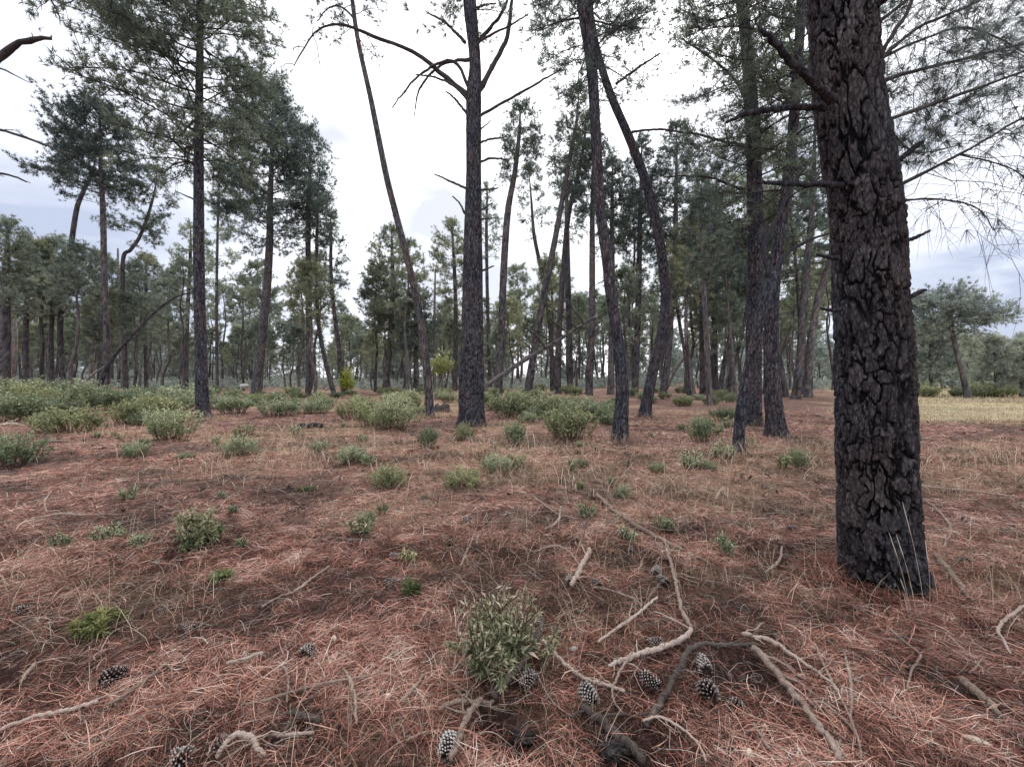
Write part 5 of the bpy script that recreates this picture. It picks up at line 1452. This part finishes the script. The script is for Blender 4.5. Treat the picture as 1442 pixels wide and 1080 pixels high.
def scatter(n, y0, y1, power=1.0, side=1.3, extra=1.0, rg=rgl):
    """Points on the ground, thinning out with distance."""
    u = rg.random(n)
    y = (y0 ** power + u * (y1 ** power - y0 ** power)) ** (1 / power)
    x = (rg.random(n) * 2 - 1) * (side * y + extra)
    return x, y


BIGX, BIGY = W(1243, 800, D1)[:2]


def ribbons(mb, x, y, z, az, pitch, L, Wd, tone, rg, curl=.12):
    n = len(x)
    d = np.stack([np.cos(az) * np.cos(pitch), np.sin(az) * np.cos(pitch), np.sin(pitch)], 1)
    s = np.stack([-np.sin(az), np.cos(az), rg.normal(size=n) * .5], 1); s = norm(s)
    o = np.stack([x, y, z], 1)
    bend = rg.normal(size=n) * curl
    pts = []
    for t, wf in ((-.5, .8), (-.17, 1), (.17, 1), (.5, .45)):
        c = o + d * (L * t)[:, None] + s * (bend * L * (t * t - .12) * 4 * .5)[:, None] - np.array([0, 0, 1.]) * (L * t * t * .10)[:, None]
        c[:, 2] = np.maximum(c[:, 2], gz(c[:, 0], c[:, 1]) + .001)
        pts += [c - s * (Wd * wf / 2)[:, None], c + s * (Wd * wf / 2)[:, None]]
    V = np.stack(pts, 1).reshape(-1, 3)
    i0 = np.arange(n)[:, None] * 8
    F = np.concatenate([i0 + np.array([2 * q, 2 * q + 1, 2 * q + 3, 2 * q + 2]) for q in range(3)])
    mb.add(V, np.repeat(tone, 8), f4=F)


def litter_tone(x, y, rg):
    n = len(x)
    patch = fbm(x / .55, y / .55, 61, 3); grey = fbm(x / .8 + 40, y / .8, 63, 3)
    t = .45 + 1.0 * (patch - .5) + .28 * rg.normal(size=n)
    t = np.where((grey > .55) & (rg.random(n) < .6), .70 + .2 * rg.normal(size=n), t)
    t = np.where(rg.random(n) < .045, .82 + .12 * rg.normal(size=n), t)
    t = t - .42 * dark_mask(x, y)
    return np.clip(t, .02, 1)


ln = MB()
for n, y0, y1, pw, wd, lmin in ((120000, 1.15, 4.0, .9, .0022, .07), (70000, 3.2, 8.0, 1.1, .0042, .08), (60000, 7, 17, 1.2, .008, .10)):
    x, y = scatter(n, y0, y1, pw)
    dk = dark_mask(x, y)
    keep = (rgl.random(n) > dk * .72) & (field_mask(x, y) < .5) & ((x - BIGX) ** 2 + (y - BIGY) ** 2 > .2 ** 2)
    x, y, dk = x[keep], y[keep], dk[keep]; n = len(x)
    flow = fbm(x / .5, y / .5, 71, 2) * 9 + rgl.normal(size=n) * 1.0
    z = gz(x, y) + .004 + .028 * rgl.random(n) ** 1.6 * (1 - .6 * dk)
    ribbons(ln, x, y, z, flow + (rgl.random(n) < .3) * rgl.normal(size=n) * 2, rgl.normal(size=n) * .16, lmin + .11 * rgl.random(n), wd * (.7 + .6 * rgl.random(n)), litter_tone(x, y, rgl), rgl)
# needles heaped against the foot of the great trunk
n = 5200; ra = .22 + .34 * rgl.random(n) ** 1.5; aa = rgl.random(n) * 6.28
x, y = BIGX + ra * np.cos(aa), BIGY + ra * np.sin(aa)
ribbons(ln, x, y, gz(x, y) + .005 + rgl.random(n) * .06 * np.clip(1 - (ra - .2) / .3, 0, 1), rgl.random(n) * 6.28, rgl.normal(size=n) * .45, .08 + .11 * rgl.random(n), .0024 * (.7 + .6 * rgl.random(n)), np.clip(.45 + .2 * rgl.normal(size=n), 0, 1), rgl)
x, y = scatter(4200, 1.2, 4.5, .9)
n = len(x)
ribbons(ln, x, y, gz(x, y) + .03 + .035 * rgl.random(n), rgl.random(n) * 6.28, rgl.normal(size=n) * .3, .09 + .10 * rgl.random(n), .0024 * (.7 + .6 * rgl.random(n)), np.clip(litter_tone(x, y, rgl) + .12, 0, 1), rgl, .2)
tag(ln.build('needle_litter', M['litter'], smooth=False), 'rust red carpet of fallen pine needles over the forest floor', 'needle litter', kind='stuff')

tl_ = MB()
for n, y0, y1, rmin, Ls in ((5600, 1.2, 4.2, .0011, .22), (4200, 3.5, 9, .0019, .32), (900, 8, 18, .0035, .5)):
    x, y = scatter(n, y0, y1, 1.0)
    keep = (field_mask(x, y) < .5) & ((x - BIGX) ** 2 + (y - BIGY) ** 2 > .24 ** 2)
    x, y = x[keep], y[keep]; n = len(x)
    k = 9; t = np.linspace(0, 1, k)
    L = Ls * (.3 + 1.0 * rgl.random(n) ** 1.5)
    a0 = rgl.random(n) * 6.28; curv = rgl.normal(size=n) * 1.2 + np.where(rgl.random(n) < .2, rgl.normal(size=n) * 2.5, 0)
    ang = a0[:, None] + curv[:, None] * t + .25 * rgl.normal(size=(n, k)).cumsum(1) * .5
    dx = np.cos(ang) * (L / (k - 1))[:, None]; dy = np.sin(ang) * (L / (k - 1))[:, None]
    Cx = x[:, None] + dx.cumsum(1); Cy = y[:, None] + dy.cumsum(1)
    Cz = gz(Cx, Cy) + .010 + (.025 * rgl.random(n) + .03 * (rgl.random(n) < .15))[:, None] * np.sin(PI * t)[None] + .008
    R = (rmin * (.6 + .9 * rgl.random(n) ** 2))[:, None] * np.linspace(1.2, .6, k)[None]
    tone = np.clip(.44 + .3 * rgl.normal(size=n), 0, 1)
    tubes(tl_, np.stack([Cx, Cy, Cz], 2), R, 4, tone, cap=False)
tag(tl_.build('twig_litter', M['twig']), 'thin pale twigs and curled roots strewn over the needles', 'twig litter', kind='stuff')

ch = MB()
for n, y0, y1, s0 in ((2600, 1.2, 5, .014), (2600, 4, 16, .03)):
    x, y = scatter(n, y0, y1, 1.0)
    w_ = dark_mask(x, y) + .25 + 1.2 * np.exp(-((x - BIGX) ** 2 + (y - BIGY) ** 2) / .5)
    keep = (rgl.random(n) < w_) & (field_mask(x, y) < .5); x, y = x[keep], y[keep]; n = len(x)
    s = s0 * (.3 + 1.0 * rgl.random(n) ** 2)
    a = rgl.random(n) * 6.28; d = np.stack([np.cos(a), np.sin(a), .5 * rgl.normal(size=n)], 1); e = np.stack([-np.sin(a), np.cos(a), .5 * rgl.normal(size=n)], 1)
    up = norm(np.cross(d, e)); o = np.stack([x, y, gz(x, y) + .006 + s * .2], 1)
    r4 = lambda: (.6 + .8 * rgl.random(n))[:, None]
    q = [o + d * s[:, None] * r4() * 1.4, o + e * s[:, None] * r4() * .6, o - d * s[:, None] * r4() * 1.2, o - e * s[:, None] * r4() * .6]
    th = up * (s * .3)[:, None]
    V = np.stack([*(p_ - th for p_ in q), *(p_ + th for p_ in q)], 1).reshape(-1, 3)
    i0 = np.arange(n)[:, None] * 8
    F = np.concatenate([i0 + np.array(f) for f in ((4, 5, 6, 7), (0, 1, 5, 4), (1, 2, 6, 5), (2, 3, 7, 6), (3, 0, 4, 7))])
    ch.add(V, np.repeat(np.clip(.45 + .25 * rgl.normal(size=n), 0, 1), 8), f4=F)
tag(ch.build('bark_litter', M['chip'], smooth=False), 'dark bark flakes and crumbs scattered on the soil', 'bark litter', kind='stuff')


def blades(mb, x, y, L, wd, tone, rg, lean=.5):
    n = len(x)
    a = rg.random(n) * 6.28; ln_ = lean * (.3 + rg.random(n))
    z0 = gz(x, y)
    s = np.stack([-np.sin(a), np.cos(a), np.zeros(n)], 1)
    pts = []
    for t, wf in ((0, 1), (.4, .9), (.75, .7), (1, .25)):
        c = np.stack([x + np.cos(a) * L * ln_ * t ** 1.8, y + np.sin(a) * L * ln_ * t ** 1.8, z0 + L * (t - .35 * ln_ * t * t)], 1)
        pts += [c - s * (wd * wf / 2)[:, None], c + s * (wd * wf / 2)[:, None]]
    V = np.stack(pts, 1).reshape(-1, 3); i0 = np.arange(n)[:, None] * 8
    F = np.concatenate([i0 + np.array([2 * q, 2 * q + 1, 2 * q + 3, 2 * q + 2]) for q in range(3)])
    mb.add(V, np.repeat(tone, 8), f4=F)


gr = MB()
# loose straw in patches under the pines
for n, y0, y1, wd in ((30000, 1.3, 6, .0024), (60000, 5, 20, .0065)):
    x, y = scatter(n, y0, y1, 1.1)
    keep = (rgl.random(n) < straw_mask(x, y) ** 1.3 * .55 + .012) & (field_mask(x, y) < .5) & ((x - BIGX) ** 2 + (y - BIGY) ** 2 > .22 ** 2)
    x, y = x[keep], y[keep]; n = len(x)
    # gather into tufts
    tx = np.round(x / .16) * .16 + .05 * np.sin(y * 9); pull = .65 * (rgl.random(n) < .6)
    x = x + (tx - x) * pull
    L = (.07 + .24 * rgl.random(n) ** 2) * np.where(y > 6, 1.4, 1)
    blades(gr, x, y, L, np.full(n, wd) * (.7 + .6 * rgl.random(n)), np.clip(.5 + .2 * rgl.normal(size=n), 0, 1), rgl, .9)
# wisps round the feet of the other trunks
for (bx, by) in ((663, 602), (606, 587), (873, 619), (907, 588), (1094, 612), (1062, 597), (1040, 636), (286, 589)):
    p = G(bx, by); n = 150; aa = rgl.random(n) * 6.28; ra = .22 + .5 * rgl.random(n) ** 1.5
    blades(gr, p[0] + ra * np.cos(aa), p[1] + ra * np.sin(aa), .08 + .22 * rgl.random(n), np.full(n, .0055), np.clip(.45 + .2 * rgl.normal(size=n), 0, 1), rgl, .9)
# stalks at the foot of the black trunk
for (bx, by, txp, typ) in ((1305, 838, 1271, 707), (1285, 832, 1252, 750), (1292, 836, 1262, 752), (1310, 840, 1303, 760), (1280, 838, 1268, 815)):
    b = W(bx, by, 2.52); b[2] = gz(b[0], b[1]); e = W(txp, typ, 2.56)
    C = catmull(np.array([b, (b + e) / 2 + np.array([.012, 0, .01]), e]), n=10)
    tubes(gr, C[None], np.linspace(.0017, .001, 10)[None], 4, .7)
    tubes(gr, C[None, -4:], np.array([[.0012, .0026, .0024, .0008]]), 4, .95)
# short dry grass of the open field
for n, y0, y1, wd, Lg in ((60000, 12, 24, .011, .10), (40000, 22, 50, .03, .16)):
    y = y0 + (y1 - y0) * rgl.random(n); x = 7 + rgl.random(n) * (1.35 * y - 2)
    keep = rgl.random(n) < field_mask(x, y) * .9; x, y = x[keep], y[keep]; n = len(x)
    L = Lg * (.4 + .9 * rgl.random(n) ** 2)
    blades(gr, x, y, L, np.full(n, wd) * (.6 + .8 * rgl.random(n)), np.clip(.62 + .35 * (fbm(x / 2, y / 2, 8, 2) - .5) + .18 * rgl.normal(size=n), 0, 1), rgl, .9)
tag(gr.build('dry_grass', M['straw'], smooth=False), 'straw coloured dry grass in the field and in wisps under the pines', 'dry grass', kind='stuff')
